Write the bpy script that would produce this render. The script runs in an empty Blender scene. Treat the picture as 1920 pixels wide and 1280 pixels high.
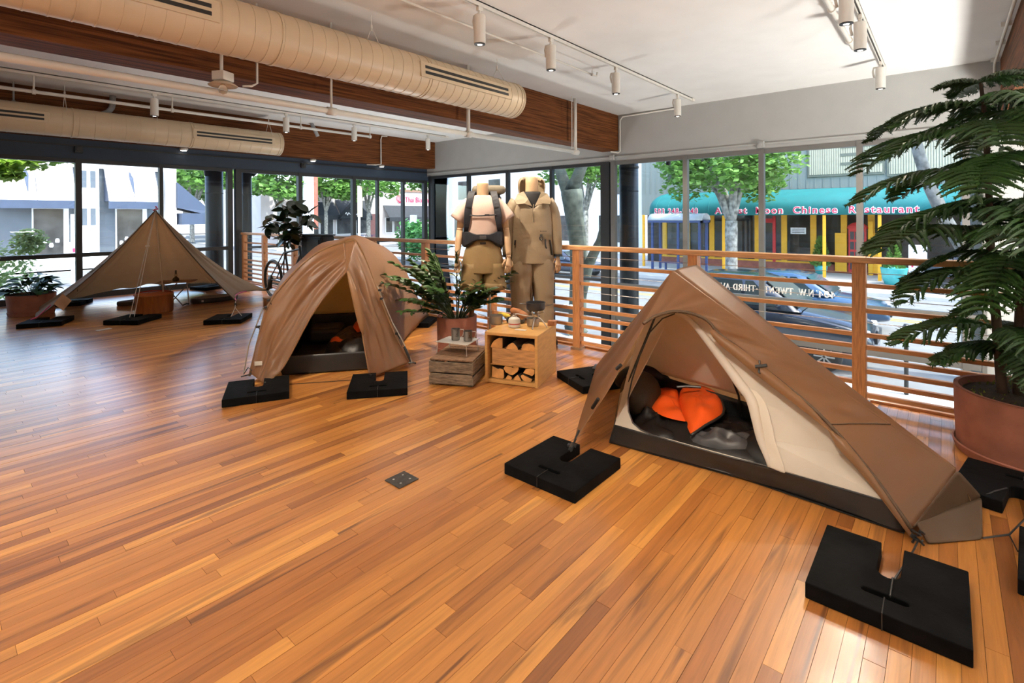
import bpy, bmesh, math, random
import numpy as np
from mathutils import Vector, Matrix, noise
from mathutils.geometry import tessellate_polygon
random.seed(7)
SC = bpy.context.scene
COL = SC.collection
PI = math.pi
H = 1.385                       # camera height above the shop floor (m)
SZ = -1.9                       # street level
XW, YW, CZ = 9.57, 11.35, 3.48  # right glass wall, left glass wall, ceiling

# ------------------------------------------------------------ camera
YAW, PITCH, ROLL = math.radians(40.44), math.radians(.25), math.radians(.31)
_f = Vector((math.cos(YAW), math.sin(YAW), 0)); _r = Vector((math.sin(YAW), -math.cos(YAW), 0)); _d = Vector((0, 0, -1))
_f2 = _f*math.cos(PITCH) + _d*math.sin(PITCH); _d2 = _d*math.cos(PITCH) - _f*math.sin(PITCH)
_r3 = _r*math.cos(ROLL) + _d2*math.sin(ROLL); _d3 = _d2*math.cos(ROLL) - _r*math.sin(ROLL)
cam = bpy.data.objects.new('camera', bpy.data.cameras.new('camera'))
COL.objects.link(cam)
m = Matrix.Identity(4)
m.col[0][:3] = _r3; m.col[1][:3] = -_d3; m.col[2][:3] = -_f2; m.col[3][:3] = (0, 0, H)
cam.matrix_world = m
cam.data.sensor_width = 36; cam.data.lens = 17.92; cam.data.shift_y = -.1202
cam.data.clip_start = .05; cam.data.clip_end = 400
SC.camera = cam

# ------------------------------------------------------------ world, sun, exposure
SUN_DIR = Vector((-.10, .50, -.82)).normalized()
W = bpy.data.worlds.new('world'); SC.world = W; W.use_nodes = True
nt = W.node_tree; bg = nt.nodes['Background']
sky = nt.nodes.new('ShaderNodeTexSky'); sky.sky_type = 'NISHITA'; sky.sun_disc = False
sky.sun_elevation = math.radians(57); sky.sun_rotation = math.radians(191)
sky.air_density = 1.0; sky.dust_density = 2.2; sky.ozone_density = 1.0
nt.links.new(sky.outputs[0], bg.inputs[0]); bg.inputs[1].default_value = 1.05
sl = bpy.data.lights.new('sun', 'SUN'); sl.energy = 7.0; sl.angle = .01; sl.color = (1, .95, .86)
sun = bpy.data.objects.new('sun', sl); COL.objects.link(sun)
sun.rotation_euler = SUN_DIR.to_track_quat('-Z', 'Y').to_euler()
SC.view_settings.view_transform = 'Standard'; SC.view_settings.look = 'None'
SC.view_settings.gamma = 1.0; SC.view_settings.use_curve_mapping = False
SC.view_settings.exposure = 0.0
SC.cycles.max_bounces = 10; SC.cycles.diffuse_bounces = 5; SC.cycles.transparent_max_bounces = 24
SC.cycles.glossy_bounces = 4; SC.cycles.sample_clamp_indirect = 6
SPOT_W = 165.0                   # each track spotlight
SPOT_COL = (1, .85, .67)

# unseen area lights added out of view to brighten ceiling and walls
for (x, y, z, e, aim) in ((-2.4, -2.4, 1.5, 110, (0, 0, 1)), (-2.8, 2.6, 1.5, 50, (0, 0, 1)), (2.6, -3.2, .9, 280, (0, 0, 1)), (7.2, -2.2, .0, 310, (.45, .40, 1)), (7.2, 8.2, -1.2, 110, (0, 0, 1))):
    pl_ = bpy.data.lights.new('fill_light', 'AREA'); pl_.shape = 'DISK'; pl_.size = .7; pl_.energy = e; pl_.color = (1, .97, .91)
    po_ = bpy.data.objects.new('fill_light', pl_); COL.objects.link(po_); po_.location = (x, y, z)
    po_.rotation_euler = Vector(aim).to_track_quat('-Z', 'Y').to_euler()

# ------------------------------------------------------------ helpers
OFF = {}
def off(o): return OFF.get(o.name, Vector((0, 0, 0))) if o else Vector((0, 0, 0))
class MB:
    def __init__(s): s.v = []; s.f = []
    def add(s, vs, fs):
        n = len(s.v); s.v += [tuple(map(float, q)) for q in vs]; s.f += [tuple(i+n for i in q) for q in fs]; return s
    def box(s, c, d, rz=0, M=None):
        x, y, z = d[0]/2, d[1]/2, d[2]/2
        vs = [Vector((sx*x, sy*y, sz*z)) for sx in (-1, 1) for sy in (-1, 1) for sz in (-1, 1)]
        R = M if M else Matrix.Rotation(rz, 3, 'Z')
        vs = [R @ q + Vector(c) for q in vs]
        return s.add(vs, [(0, 1, 3, 2), (4, 6, 7, 5), (0, 4, 5, 1), (2, 3, 7, 6), (0, 2, 6, 4), (1, 5, 7, 3)])
    def span(s, a, b):
        return s.box([(a[i]+b[i])/2 for i in range(3)], [abs(b[i]-a[i]) for i in range(3)])
    def bar(s, p, q, w, h, up=(0, 0, 1)):
        p, q = Vector(p), Vector(q); y = (q-p); L = y.length; y.normalize()
        x = y.cross(Vector(up))
        if x.length < 1e-4: x = y.cross(Vector((1, 0, 0)))
        x.normalize(); z = x.cross(y)
        R = Matrix((x, y, z)).transposed()
        return s.box((p+q)/2, (w, L, h), M=R)
    def tube(s, pts, r, n=8, cap=True, flat=1.0):
        P = [Vector(q) for q in pts]; k = len(P)
        rs = r if isinstance(r, (list, tuple)) else [r]*k
        rings = []; prev = None
        for i, q in enumerate(P):
            t = (P[min(i+1, k-1)] - P[max(i-1, 0)])
            if t.length < 1e-9: t = Vector((0, 0, 1))
            t.normalize()
            if prev is None:
                a = t.orthogonal().normalized() if abs(t.z) > .95 else Vector((0, 0, 1)).cross(t).normalized()
            else:
                a = prev - t*prev.dot(t); a.normalize()
            prev = a; b = t.cross(a)
            rings.append([q + a*math.cos(2*PI*j/n)*rs[i] + b*math.sin(2*PI*j/n)*rs[i]*flat for j in range(n)])
        return s.rings(rings, cap)
    def rings(s, rings, cap=True, closed=True):
        n = len(rings[0]); base = len(s.v)
        for R in rings: s.v += [tuple(map(float, q)) for q in R]
        for i in range(len(rings)-1):
            for j in range(n if closed else n-1):
                a = base+i*n+j; b = base+i*n+(j+1) % n
                s.f.append((a, b, b+n, a+n))
        if cap and closed:
            s.f.append(tuple(base+j for j in reversed(range(n))))
            s.f.append(tuple(base+(len(rings)-1)*n+j for j in range(n)))
        return s
    def lathe(s, c, prof, n=24, M=None, sx=1, sy=1):
        c = Vector(c)
        rr = []
        for (r, z) in prof:
            ring = [Vector((math.cos(2*PI*j/n)*max(r, 1e-4)*sx, math.sin(2*PI*j/n)*max(r, 1e-4)*sy, z)) for j in range(n)]
            rr.append([(M @ q if M else q) + c for q in ring])
        return s.rings(rr, True)
    def prism(s, poly, vec):
        n = len(poly); a = [Vector(q) for q in poly]; v = Vector(vec)
        tri = tessellate_polygon([a])
        base = len(s.v)
        s.v += [tuple(q) for q in a] + [tuple(q+v) for q in a]
        for t in tri:
            s.f.append((base+t[0], base+t[1], base+t[2])); s.f.append((base+n+t[2], base+n+t[1], base+n+t[0]))
        for i in range(n):
            j = (i+1) % n; s.f.append((base+i, base+j, base+n+j, base+n+i))
        return s
    def grid(s, rows):
        return s.rings(rows, False, False)
    def ell(s, c, r, n=12, M=None):
        k = max(4, n//2)
        prof = [(math.sin(PI*i/k), -math.cos(PI*i/k)) for i in range(k+1)]
        c = Vector(c)
        rr = []
        for (a, z) in prof:
            a = max(a, .02)
            rr.append([(M @ Vector((math.cos(2*PI*j/n)*a*r[0], math.sin(2*PI*j/n)*a*r[1], z*r[2])) if M else Vector((math.cos(2*PI*j/n)*a*r[0], math.sin(2*PI*j/n)*a*r[1], z*r[2]))) + c for j in range(n)])
        return s.rings(rr, True)
    def build(s, name, mat, parent=None, smooth=False, bev=0, sub=0, solid=0, kind=None, auto=None):
        me = bpy.data.meshes.new(name)
        o0 = off(parent)
        me.from_pydata([(x-o0.x, y-o0.y, z-o0.z) for x, y, z in s.v], [], s.f)
        bm = bmesh.new(); bm.from_mesh(me)
        bmesh.ops.recalc_face_normals(bm, faces=bm.faces)
        bm.to_mesh(me); bm.free()
        o = bpy.data.objects.new(name, me); COL.objects.link(o)
        if mat: me.materials.append(mat)
        if smooth: me.shade_smooth()
        if auto is not None:
            me.shade_smooth()
            try: me.set_sharp_from_angle(angle=math.radians(auto))
            except Exception: pass
        if bev:
            b = o.modifiers.new('b', 'BEVEL'); b.width = bev; b.segments = 2; b.limit_method = 'ANGLE'; b.angle_limit = math.radians(40)
        if sub:
            b = o.modifiers.new('s', 'SUBSURF'); b.levels = sub; b.render_levels = sub
        if solid:
            b = o.modifiers.new('t', 'SOLIDIFY'); b.thickness = solid; b.offset = 0
        if parent: o.parent = parent; OFF[o.name] = o0
        if kind: o['kind'] = kind
        return o
def tag(o, label, cat, group=None):
    o['label'] = label; o['category'] = cat
    if group: o['group'] = group
    return o
def thing(name, label, cat, loc=(0, 0, 0), group=None):
    o = bpy.data.objects.new(name, None); COL.objects.link(o)
    o.empty_display_size = .1; o.location = loc
    OFF[o.name] = Vector(loc)
    return tag(o, label, cat, group)
KIDS = {}
def copy_tree(o, loc=None, rz=None, label=None, group=None, parent=None):
    c = o.copy(); COL.objects.link(c)
    if parent: c.parent = parent
    if loc is not None: c.location = loc
    if rz is not None: c.rotation_euler[2] = rz
    if label: c['label'] = label
    if group: c['group'] = group
    for ch in [q for q in bpy.data.objects if q.parent == o]:
        copy_tree(ch, parent=c)
    return c

# ------------------------------------------------------------ materials
MATS = {}
def pm(name, col, rough=.5, var=.12, scale=6, stretch=(1, 1, 1), bump=0, bscale=60, metal=0, coat=0, trans=0,
       col2=None, spec=.5, emit=0, alpha=1, detail=4, rnd=0, coords='Object', bstretch=None, transmission=0, tcol=None):
    if name in MATS: return MATS[name]
    M = bpy.data.materials.new(name); MATS[name] = M; M.use_nodes = True
    t = M.node_tree; N = t.nodes; L = t.links
    b = N['Principled BSDF']; out = N['Material Output']
    tc = N.new('ShaderNodeTexCoord'); mp = N.new('ShaderNodeMapping'); mp.inputs['Scale'].default_value = stretch
    L.new(tc.outputs[coords], mp.inputs[0])
    ns = N.new('ShaderNodeTexNoise'); ns.inputs['Scale'].default_value = scale; ns.inputs['Detail'].default_value = detail
    L.new(mp.outputs[0], ns.inputs['Vector'])
    mx = N.new('ShaderNodeMix'); mx.data_type = 'RGBA'
    c = Vector(col[:3])
    A = c*(1-var); B = Vector(col2[:3]) if col2 else c*(1+var)
    mx.inputs[6].default_value = (*A, 1); mx.inputs[7].default_value = (*B, 1)
    rp = N.new('ShaderNodeMapRange'); rp.inputs[1].default_value = .33; rp.inputs[2].default_value = .67
    L.new(ns.outputs[0], rp.inputs[0]); L.new(rp.outputs[0], mx.inputs[0])
    cout = mx.outputs[2]
    if rnd:
        oi = N.new('ShaderNodeObjectInfo'); hs = N.new('ShaderNodeHueSaturation')
        mr = N.new('ShaderNodeMapRange'); mr.inputs[3].default_value = 1-rnd; mr.inputs[4].default_value = 1+rnd
        L.new(oi.outputs['Random'], mr.inputs[0]); L.new(mr.outputs[0], hs.inputs['Value']); L.new(cout, hs.inputs['Color'])
        cout = hs.outputs[0]
    L.new(cout, b.inputs['Base Color'])
    b.inputs['Roughness'].default_value = rough; b.inputs['Metallic'].default_value = metal
    b.inputs['Specular IOR Level'].default_value = spec
    if coat: b.inputs['Coat Weight'].default_value = coat; b.inputs['Coat Roughness'].default_value = .15
    if transmission: b.inputs['Transmission Weight'].default_value = transmission
    if alpha < 1: b.inputs['Alpha'].default_value = alpha
    if bump:
        n2 = N.new('ShaderNodeTexNoise'); n2.inputs['Scale'].default_value = bscale; n2.inputs['Detail'].default_value = 3
        if bstretch:
            m2 = N.new('ShaderNodeMapping'); m2.inputs['Scale'].default_value = bstretch
            L.new(tc.outputs[coords], m2.inputs[0]); L.new(m2.outputs[0], n2.inputs['Vector'])
        else: L.new(mp.outputs[0], n2.inputs['Vector'])
        bp = N.new('ShaderNodeBump'); bp.inputs['Strength'].default_value = bump; bp.inputs['Distance'].default_value = .01
        L.new(n2.outputs[0], bp.inputs['Height']); L.new(bp.outputs[0], b.inputs['Normal'])
    if emit: 
        b.inputs['Emission Color'].default_value = (*c, 1); b.inputs['Emission Strength'].default_value = emit
    if trans:
        tr = N.new('ShaderNodeBsdfTranslucent')
        if tcol: tr.inputs[0].default_value = (*tcol, 1)
        else: L.new(cout, tr.inputs[0])
        ms = N.new('ShaderNodeMixShader'); ms.inputs[0].default_value = trans
        L.new(b.outputs[0], ms.inputs[1]); L.new(tr.outputs[0], ms.inputs[2]); L.new(ms.outputs[0], out.inputs[0])
    return M
def glass_mat(name, tint, refl=1.0):
    M = bpy.data.materials.new(name); M.use_nodes = True; t = M.node_tree; N = t.nodes; L = t.links
    N.remove(N['Principled BSDF'])
    tr = N.new('ShaderNodeBsdfTransparent'); tr.inputs[0].default_value = (*tint, 1)
    gl = N.new('ShaderNodeBsdfGlossy'); gl.inputs['Roughness'].default_value = 0; gl.inputs[0].default_value = (.9*refl, .95*refl, 1*refl, 1)
    fr = N.new('ShaderNodeFresnel'); fr.inputs[0].default_value = 1.35
    ms = N.new('ShaderNodeMixShader')
    L.new(fr.outputs[0], ms.inputs[0]); L.new(tr.outputs[0], ms.inputs[1]); L.new(gl.outputs[0], ms.inputs[2])
    L.new(ms.outputs[0], N['Material Output'].inputs[0])
    return M
GLASS = glass_mat('window_glass', (.94, .975, .97))
CLEAR = glass_mat('clear_glass', (.95, .95, .95))
M_wall = pm('wall_paint', (.42, .422, .41), .7, .03, 3, bump=.05, bscale=120)
M_ceil = pm('ceiling_paint', (.84, .83, .81), .8, .03, 2)
M_frame = pm('window_frame_metal', (.20, .195, .185), .45, .05, 4, metal=.3)
M_frame_dark = pm('dark_frame_metal', (.035, .037, .04), .45, .05, 4, metal=.2)
M_white = pm('white_paint', (.72, .69, .63), .45, .03, 5)
M_beige = pm('duct_paint', (.62, .49, .33), .4, .04, 3, metal=.0)
M_black = pm('black_rubber', (.0035, .0036, .004), .75, .6, 9, bump=.25, bscale=30, spec=.10)
M_blackm = pm('black_metal', (.02, .02, .02), .4, .2, 8)
M_cord = pm('cord_white', (.6, .55, .48), .7)
M_chrome = pm('brushed_steel', (.55, .54, .52), .3, .08, 20, metal=1)
M_fir = pm('fir_rail', (.52, .24, .095), .42, .22, 9, stretch=(6, 1, 12), bump=.1, bscale=30, coat=.2)
M_beam = pm('glulam_beam', (.10, .029, .006), .7, .45, 3, stretch=(.5, 8, 16), bump=.2, bscale=8, spec=.2, col2=(.20, .066, .017))
M_terra = pm('terracotta', (.33, .13, .085), .75, .18, 6, bump=.15, bscale=50)
M_soil = pm('soil', (.03, .02, .012), .95, .4, 30, bump=.8, bscale=60)
def noisev(p, s): return noise.noise(Vector(p)*s)
# ------------------------------------------------------------ room shell
def proj(p):
    q = cam.matrix_world.inverted() @ Vector(p)
    if q.z > -.05: return None
    return (960 + 955.9*q.x/-q.z, 409.2 - 955.9*q.y/-q.z, -q.z)
def plank_mat():
    M = bpy.data.materials.new('plank_oak'); M.use_nodes = True
    t = M.node_tree; N = t.nodes; L = t.links; b = N['Principled BSDF']
    ge = N.new('ShaderNodeNewGeometry'); oi = N.new('ShaderNodeObjectInfo')
    ad = N.new('ShaderNodeMath'); ad.operation = 'ADD'; L.new(ge.outputs['Random Per Island'], ad.inputs[0]); L.new(oi.outputs['Random'], ad.inputs[1])
    fr = N.new('ShaderNodeMath'); fr.operation = 'FRACT'; L.new(ad.outputs[0], fr.inputs[0])
    cr = N.new('ShaderNodeValToRGB'); e = cr.color_ramp.elements
    e[0].position = 0; e[0].color = (0.237, 0.082, 0.019, 1); e[1].position = 1; e[1].color = (0.681, 0.315, 0.072, 1)
    for p, c in ((.12, (0.380, 0.138, 0.029, 1)), (.45, (0.451, 0.178, 0.039, 1)), (.8, (0.522, 0.216, 0.048, 1))):
        q = e.new(p); q.color = c
    L.new(fr.outputs[0], cr.inputs[0])
    # grain coordinates: world position, long along X, shifted per plank
    mp = N.new('ShaderNodeMapping'); mp.inputs['Scale'].default_value = (1.6, 26, 26)
    L.new(ge.outputs['Position'], mp.inputs[0])
    sh = N.new('ShaderNodeMath'); sh.operation = 'MULTIPLY'; sh.inputs[1].default_value = 173; L.new(fr.outputs[0], sh.inputs[0])
    cb = N.new('ShaderNodeCombineXYZ'); L.new(sh.outputs[0], cb.inputs[0]); L.new(sh.outputs[0], cb.inputs[2])
    va = N.new('ShaderNodeVectorMath'); L.new(mp.outputs[0], va.inputs[0]); L.new(cb.outputs[0], va.inputs[1])
    n1 = N.new('ShaderNodeTexNoise'); n1.inputs['Scale'].default_value = 1.6; n1.inputs['Detail'].default_value = 6; n1.inputs['Roughness'].default_value = .62
    n1.inputs['Distortion'].default_value = .6
    L.new(va.outputs[0], n1.inputs['Vector'])
    g = N.new('ShaderNodeMapRange'); g.inputs[1].default_value = .25; g.inputs[2].default_value = .75; g.inputs[3].default_value = .72; g.inputs[4].default_value = 1.25
    L.new(n1.outputs[0], g.inputs[0])
    mu = N.new('ShaderNodeMix'); mu.data_type = 'RGBA'; mu.blend_type = 'MULTIPLY'; mu.inputs[0].default_value = 1
    L.new(cr.outputs[0], mu.inputs[6]); L.new(g.outputs[0], mu.inputs[7])
    # dark mineral streaks
    mp2 = N.new('ShaderNodeMapping'); mp2.inputs['Scale'].default_value = (.55, 11, 11); L.new(ge.outputs['Position'], mp2.inputs[0])
    va2 = N.new('ShaderNodeVectorMath'); L.new(mp2.outputs[0], va2.inputs[0]); L.new(cb.outputs[0], va2.inputs[1])
    n2 = N.new('ShaderNodeTexNoise'); n2.inputs['Scale'].default_value = 1.5; n2.inputs['Detail'].default_value = 5; n2.inputs['Distortion'].default_value = .8
    L.new(va2.outputs[0], n2.inputs['Vector'])
    s = N.new('ShaderNodeMapRange'); s.inputs[1].default_value = .58; s.inputs[2].default_value = .70; s.inputs[3].default_value = 0; s.inputs[4].default_value = .85
    L.new(n2.outputs[0], s.inputs[0])
    mx = N.new('ShaderNodeMix'); mx.data_type = 'RGBA'; mx.inputs[7].default_value = (.11, .038, .012, 1)
    L.new(s.outputs[0], mx.inputs[0]); L.new(mu.outputs[2], mx.inputs[6]); L.new(mx.outputs[2], b.inputs['Base Color'])
    b.inputs['Roughness'].default_value = .42; b.inputs['Specular IOR Level'].default_value = .5
    b.inputs['Coat Weight'].default_value = .9; b.inputs['Coat Roughness'].default_value = .24; b.inputs['Coat IOR'].default_value = 1.6
    bp = N.new('ShaderNodeBump'); bp.inputs['Strength'].default_value = .06; bp.inputs['Distance'].default_value = .01
    L.new(n1.outputs[0], bp.inputs['Height']); L.new(bp.outputs[0], b.inputs['Normal'])
    return M
M_plank = plank_mat()
X0, X1, Y0, Y1 = -4.0, 4.58, -6.0, 11.28
floor = MB().span((X0, Y0, -.30), (X1, Y1+.2, -.014)).build('floor', pm('subfloor', (.06, .03, .015), .9), kind='structure')
rows = []
w = .0585
cand = []
y = Y0; prng = random.Random(3)
while y < Y1:
    x = X0 - prng.random()
    while x < X1-.02:
        L_ = prng.choice((.3, .45, .6, .8, 1.0, 1.3, 1.6))*prng.uniform(.85, 1.15)
        a, c = max(x, X0), min(x+L_, X1-.02)
        if c-a > .05:
            vis = 0
            for k in (0.1, .5, .9):
                q = proj((a+(c-a)*k, y+w/2, 0))
                if q and -40 < q[0] < 1960 and q[1] < 1310: vis += 1
            ar = 0
            if vis:
                q = proj(((a+c)/2, y+w/2, 0)); ar = (c-a)*w/(max(q[2], .8) if q else 1)**3*vis
            cand.append((ar, a, c, y))
        x += L_
    y += w
cand.sort(key=lambda q: -q[0])
unit = MB().box((0, 0, -.5), (1, 1, 1)).build('plank', M_plank, floor)
pm_mesh = unit.data
rest = MB()
for i, (ar, a, c, yy) in enumerate(cand):
    dz = prng.uniform(-.0005, .0003)
    if i < 290 and ar > 0:
        o = unit if i == 0 else unit.copy()
        if i: COL.objects.link(o)
        o.location = ((a+c)/2, yy+w/2, dz); o.scale = (c-a-.0012, w-.0011, .012)
    else:
        rest.box(((a+c)/2, yy+w/2, dz-.006), (c-a-.0012, w-.0011, .012))
rest.build('plank', M_plank, floor, kind='stuff')
MB().bar((X1+.03, Y0, -.03), (X1+.03, Y1+.1, -.03), .09, .1).build('edge_board', M_fir, floor, bev=.012)
MB().span((4.7, -6, SZ-.2), (XW-.1, YW-.1, SZ-.02)).build('floor', pm('lower_concrete', (.3, .3, .29), .6, .1), kind='structure')
MB().span((X1-.1, Y0, SZ), (X1, Y1+.1, -.30)).build('wall_mezzanine', M_wall, kind='structure')
MB().span((-4.1, -6.1, CZ), (XW+.15, YW+.3, CZ+.2)).build('ceiling', M_ceil, kind='structure')
M_roomw = pm('room_wall_white', (.62, .58, .52), .8, .02)
MB().span((-4.2, -6.1, SZ), (-4.0, YW+.3, CZ)).build('wall_back', M_roomw, kind='structure')
MB().span((-4.1, -6.2, SZ), (XW+.1, -6.0, CZ)).build('wall_front', M_roomw, kind='structure')
# left glass wall: header above windows, low sill wall below mezzanine
HL, HR = 2.40, 2.52
MB().span((-4.1, YW, HL), (XW+.1, YW+.22, CZ)).span((-4.1, YW, SZ), (4.45, YW+.2, -.02)).build('wall_left', pm('wall_paint_shaded', (.032, .052, .085), .6, .05), kind='structure')  # bluish shade of the header is put into its dark colour
MB().span((XW, -6.1, HR), (XW+.22, YW+.2, CZ)).span((XW, -6.1, SZ), (XW+.2, -.38, HR)).build('wall_right', M_wall, kind='structure')
# glazing
def glazing(name, axis, fixed, m_pos, zs, frm, mat_f):
    """m_pos: mullion centres (pos, width); zs: list of (z0,z1) horizontal members"""
    def P(a, b):  # a=(along0, depth0, z0)
        return (a, b) if axis == 'X' else None
    root = thing(name, '', '', (0, 0, 0))
    for k in ('label', 'category'): del root[k]
    root['kind'] = 'structure'
    def sp(mb, a0, a1, d0, d1, z0, z1):
        if axis == 'X': mb.span((a0, fixed+d0, z0), (a1, fixed+d1, z1))
        else: mb.span((fixed+d0, a0, z0), (fixed+d1, a1, z1))
        return mb
    lo, hi = zs[0][0], zs[-1][1]
    for p, wd in m_pos:
        sp(MB(), p-wd/2, p+wd/2, -.02, .09, lo, hi).build('mullion', mat_f, root)
    for k in range(len(m_pos)-1):
        a = m_pos[k][0]+m_pos[k][1]/2; b = m_pos[k+1][0]-m_pos[k+1][1]/2
        for (z0, z1) in zs:
            sp(MB(), a, b, -.01, .08, z0, z1).build('transom', mat_f, root)
        for q in range(len(zs)-1):
            sp(MB(), a-.005, b+.005, .045, .053, zs[q][1]-.004, zs[q+1][0]+.004).build('pane', GLASS, root)
    return root
ML = [(-3.9, .08), (-2.6, .06), (-1.3, .06), (.3, .06), (1.84, .085), (3.05, .06), (4.27, .1)]
glazing('window_1', 'X', YW, ML, [(0, .10), (.72, .79), (HL-.06, HL+.01)], 1, M_frame_dark)
ML2 = [(4.44, .12), (5.78, .08), (7.19, .09), (7.90, .05), (8.73, .06), (9.50, .12)]
glazing('window_2', 'X', YW, ML2, [(SZ, SZ+.1), (-.15, -.04), (.72, .77), (HL-.06, HL+.01)], 1, M_frame_dark)
MR = [(11.2, .16), (9.69, .07), (8.31, .07), (6.96, .07), (5.54, .21)]
glazing('window_3', 'Y', XW, MR[::-1], [(SZ, SZ+.1), (-.80, -.70), (-.03, .03), (HR-.06, HR+.01)], 1, M_frame_dark)
MR2 = [(5.35, .10), (3.80, .085), (2.45, .085), (1.03, .085), (-.21, .08), (-.40, .05)]
glazing('window_4', 'Y', XW, MR2[::-1], [(SZ, SZ+.1), (-.80, -.70), (-.15, -.03), (HR-.07, HR+.01)], 1, M_frame)
# thin trim and junction boxes along the head of the windows
MB().span((-4, YW-.025, 2.62), (XW-.02, YW, 2.645)).build('trim_1', M_frame_dark, kind='structure')
MB().span((XW-.025, -.5, 2.60), (XW, YW-.03, 2.625)).build('trim_2', M_wall, kind='structure')
def jbox(x, y, z, lab, mat, ax):
    r = thing('junction_box', lab, 'junction box', (x, y, z), 'junction boxes over the windows')
    d = (.11, .06, .11) if ax == 'X' else (.06, .11, .11)
    MB().box((x, y, z), d).build('box', mat, r, bev=.006)
    MB().tube([(x, y, z), (x-(.045 if ax == 'Y' else 0), y-(.045 if ax == 'X' else 0), z)], .03, 12).build('cover', mat, r)
jbox(1.84, YW-.03, 2.56, 'dark junction box on the window head left of the draped tarp peak', M_frame_dark, 'X')
jbox(5.85, YW-.03, 2.58, 'dark junction box on the head above the rubber plant window', M_frame_dark, 'X')
jbox(XW-.03, 5.36, 2.61, 'grey junction box at the end of the nearer wooden beam', M_wall, 'Y')
jbox(XW-.03, 2.45, 2.60, 'round grey junction box above the restaurant window mullion', M_wall, 'Y')

# ------------------------------------------------------------ beams, ducts, pipes
def beam(y0, y1, lab):
    o = MB().span((-4, y0, 2.74), (XW, y1, CZ)).build('ceiling_beam', M_beam, bev=.006)
    tag(o, lab, 'beam', 'timber ceiling beams')
beam(5.22, 5.60, 'brown glulam ceiling beam behind the long round duct')
beam(11.0, 11.34, 'brown glulam beam over the left windows behind the smaller looking duct')
beam(-.92, -.56, 'brown glulam beam in the upper right corner above the tall pine')
def duct(y, z, x1, lab, vents, wires, seam):
    R = .23
    r = thing('air_duct', lab, 'duct', (x1, y, z), 'round air ducts')
    prof = [(x, R) for x in (-4, x1)]
    MB().tube([(-4, y, z), (x1, y, z)], R, 48).build('duct_body', M_beige, r, auto=40)
    b = MB(); x = x1-.03; k = 0
    while x > -1.5:
        b.tube([(x-.006, y, z), (x+.006, y, z)], R+.0035, 48, cap=True); x -= seam
    for xx in (x1-.01, x1-.06, x1-1.62, x1-1.66, x1-3.3):
        b.tube([(xx-.01, y, z), (xx+.01, y, z)], R+.007, 48)
    b.build('seam', M_beige, r, auto=40)
    for (xa, xb, ang) in vents:
        c, s = math.cos(math.radians(ang)), math.sin(math.radians(ang))   # direction from axis towards -Y / up
        nrm = Vector((0, -c, s)); upv = Vector((0, s, c))
        ctr = Vector(((xa+xb)/2, y, z)) + nrm*(R+.002)
        Mx = Matrix((Vector((1, 0, 0)), nrm, upv)).transposed()
        v = MB().box(ctr, (xb-xa+.12, .016, .17), M=Mx).build('vent_grille', M_beige, r, bev=.004)
        for dz in (.03, -.03):
            MB().box(ctr+nrm*.009+upv*dz, (xb-xa, .004, .032), M=Mx).build('slot', M_blackm, v)
    for xw in wires:
        wv = MB().tube([(xw, y-R*.95, z+.05), (xw, y, CZ-.12), (xw, y, CZ)], .004, 6).tube([(xw, y+R*.95, z+.05), (xw, y, CZ-.12)], .004, 6).tube([(xw, y, CZ-.16), (xw, y, CZ-.1)], .012, 8)
        wv.build('hanger_wire', M_white, r)
duct(4.55, 2.97, 5.37, 'large cream round duct ending in the middle of the room', [(3.62, 5.0, 4), (.45, 1.50, 4)], (3.10, 5.05, 1.4), .125)
duct(10.55, 2.90, 4.93, 'cream round duct above the left window wall', [(3.33, 4.68, 2), (-.2, 1.28, 2)], (4.72, 2.75, 1.55), .20)
def pipe(name, pts, r, lab, hang=(), mat=None, cat='pipe', n=10, drop=0):
    t = thing(name, lab, cat, pts[0])
    MB().tube(pts, r, n).build('pipe', mat or M_white, t, smooth=True)
    for (x, y, z) in hang:
        MB().tube([(x, y, z-r*1.2), (x, y, CZ)], .012 if r > .02 else .006, 8).tube([(x-.02, y, z), (x+.02, y, z)], r*1.5, 12).build('hanger', mat or M_white, t)
    return t
t = pipe('sprinkler_pipe', [(-4, 5.05, 2.525), (7.72, 5.05, 2.525)], .033, 'cream sprinkler pipe hung below the nearer beam', [])
for x in (2.93, 5.0):
    MB().tube([(x, 5.05, 2.5), (x, 5.05, CZ)], .028 if x > 4 else .012, 10).tube([(x-.05, 5.05, 2.525), (x+.05, 5.05, 2.525)], .045, 12).build('hanger', M_white, t, smooth=True)
MB().tube([(7.68, 5.05, 2.49), (7.68, 5.05, CZ)], .03, 10).tube([(7.60, 5.05, 2.52), (7.76, 5.05, 2.52)], .046, 12).build('riser', M_white, t, smooth=True)
MB().tube([(7.50, 5.0, 2.56), (7.50, 5.0, CZ)], .008, 8).build('hanger', M_white, t)
pipe('conduit', [(-4, 10.15, 3.24), (6.88, 10.15, 3.24)], .026, 'white hanging pipe in front of the far beam', [(1.15, 10.15, 3.24), (2.9, 10.15, 3.24), (5.2, 10.15, 3.24), (6.86, 10.15, 3.24)], cat='conduit')
pipe('conduit', [(-4, 3.85, 3.40), (6.35, 3.85, 3.40), (6.42, 3.85, 3.40), (6.44, 3.85, 3.46)], .014, 'thin cream conduit on the ceiling between duct and track', [(6.3, 3.85, 3.4)], cat='conduit')
pipe('conduit', [(-4, .86, 3.41), (7.45, .86, 3.41), (7.52, .84, 3.42), (7.54, .80, 3.47)], .026, 'cream pipe with a hooked end beside the right light track', [(7.1, .86, 3.41), (5.9, .86, 3.41)], cat='conduit')
arc = [(-4, 10.85, 3.13), (2.0, 10.85, 3.13)] + [(2.0+.22*math.sin(a), 10.85, 3.35-.22*math.cos(a)) for a in (.4, .8, 1.2, 1.57)] + [(2.22, 10.85, CZ)]
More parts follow.
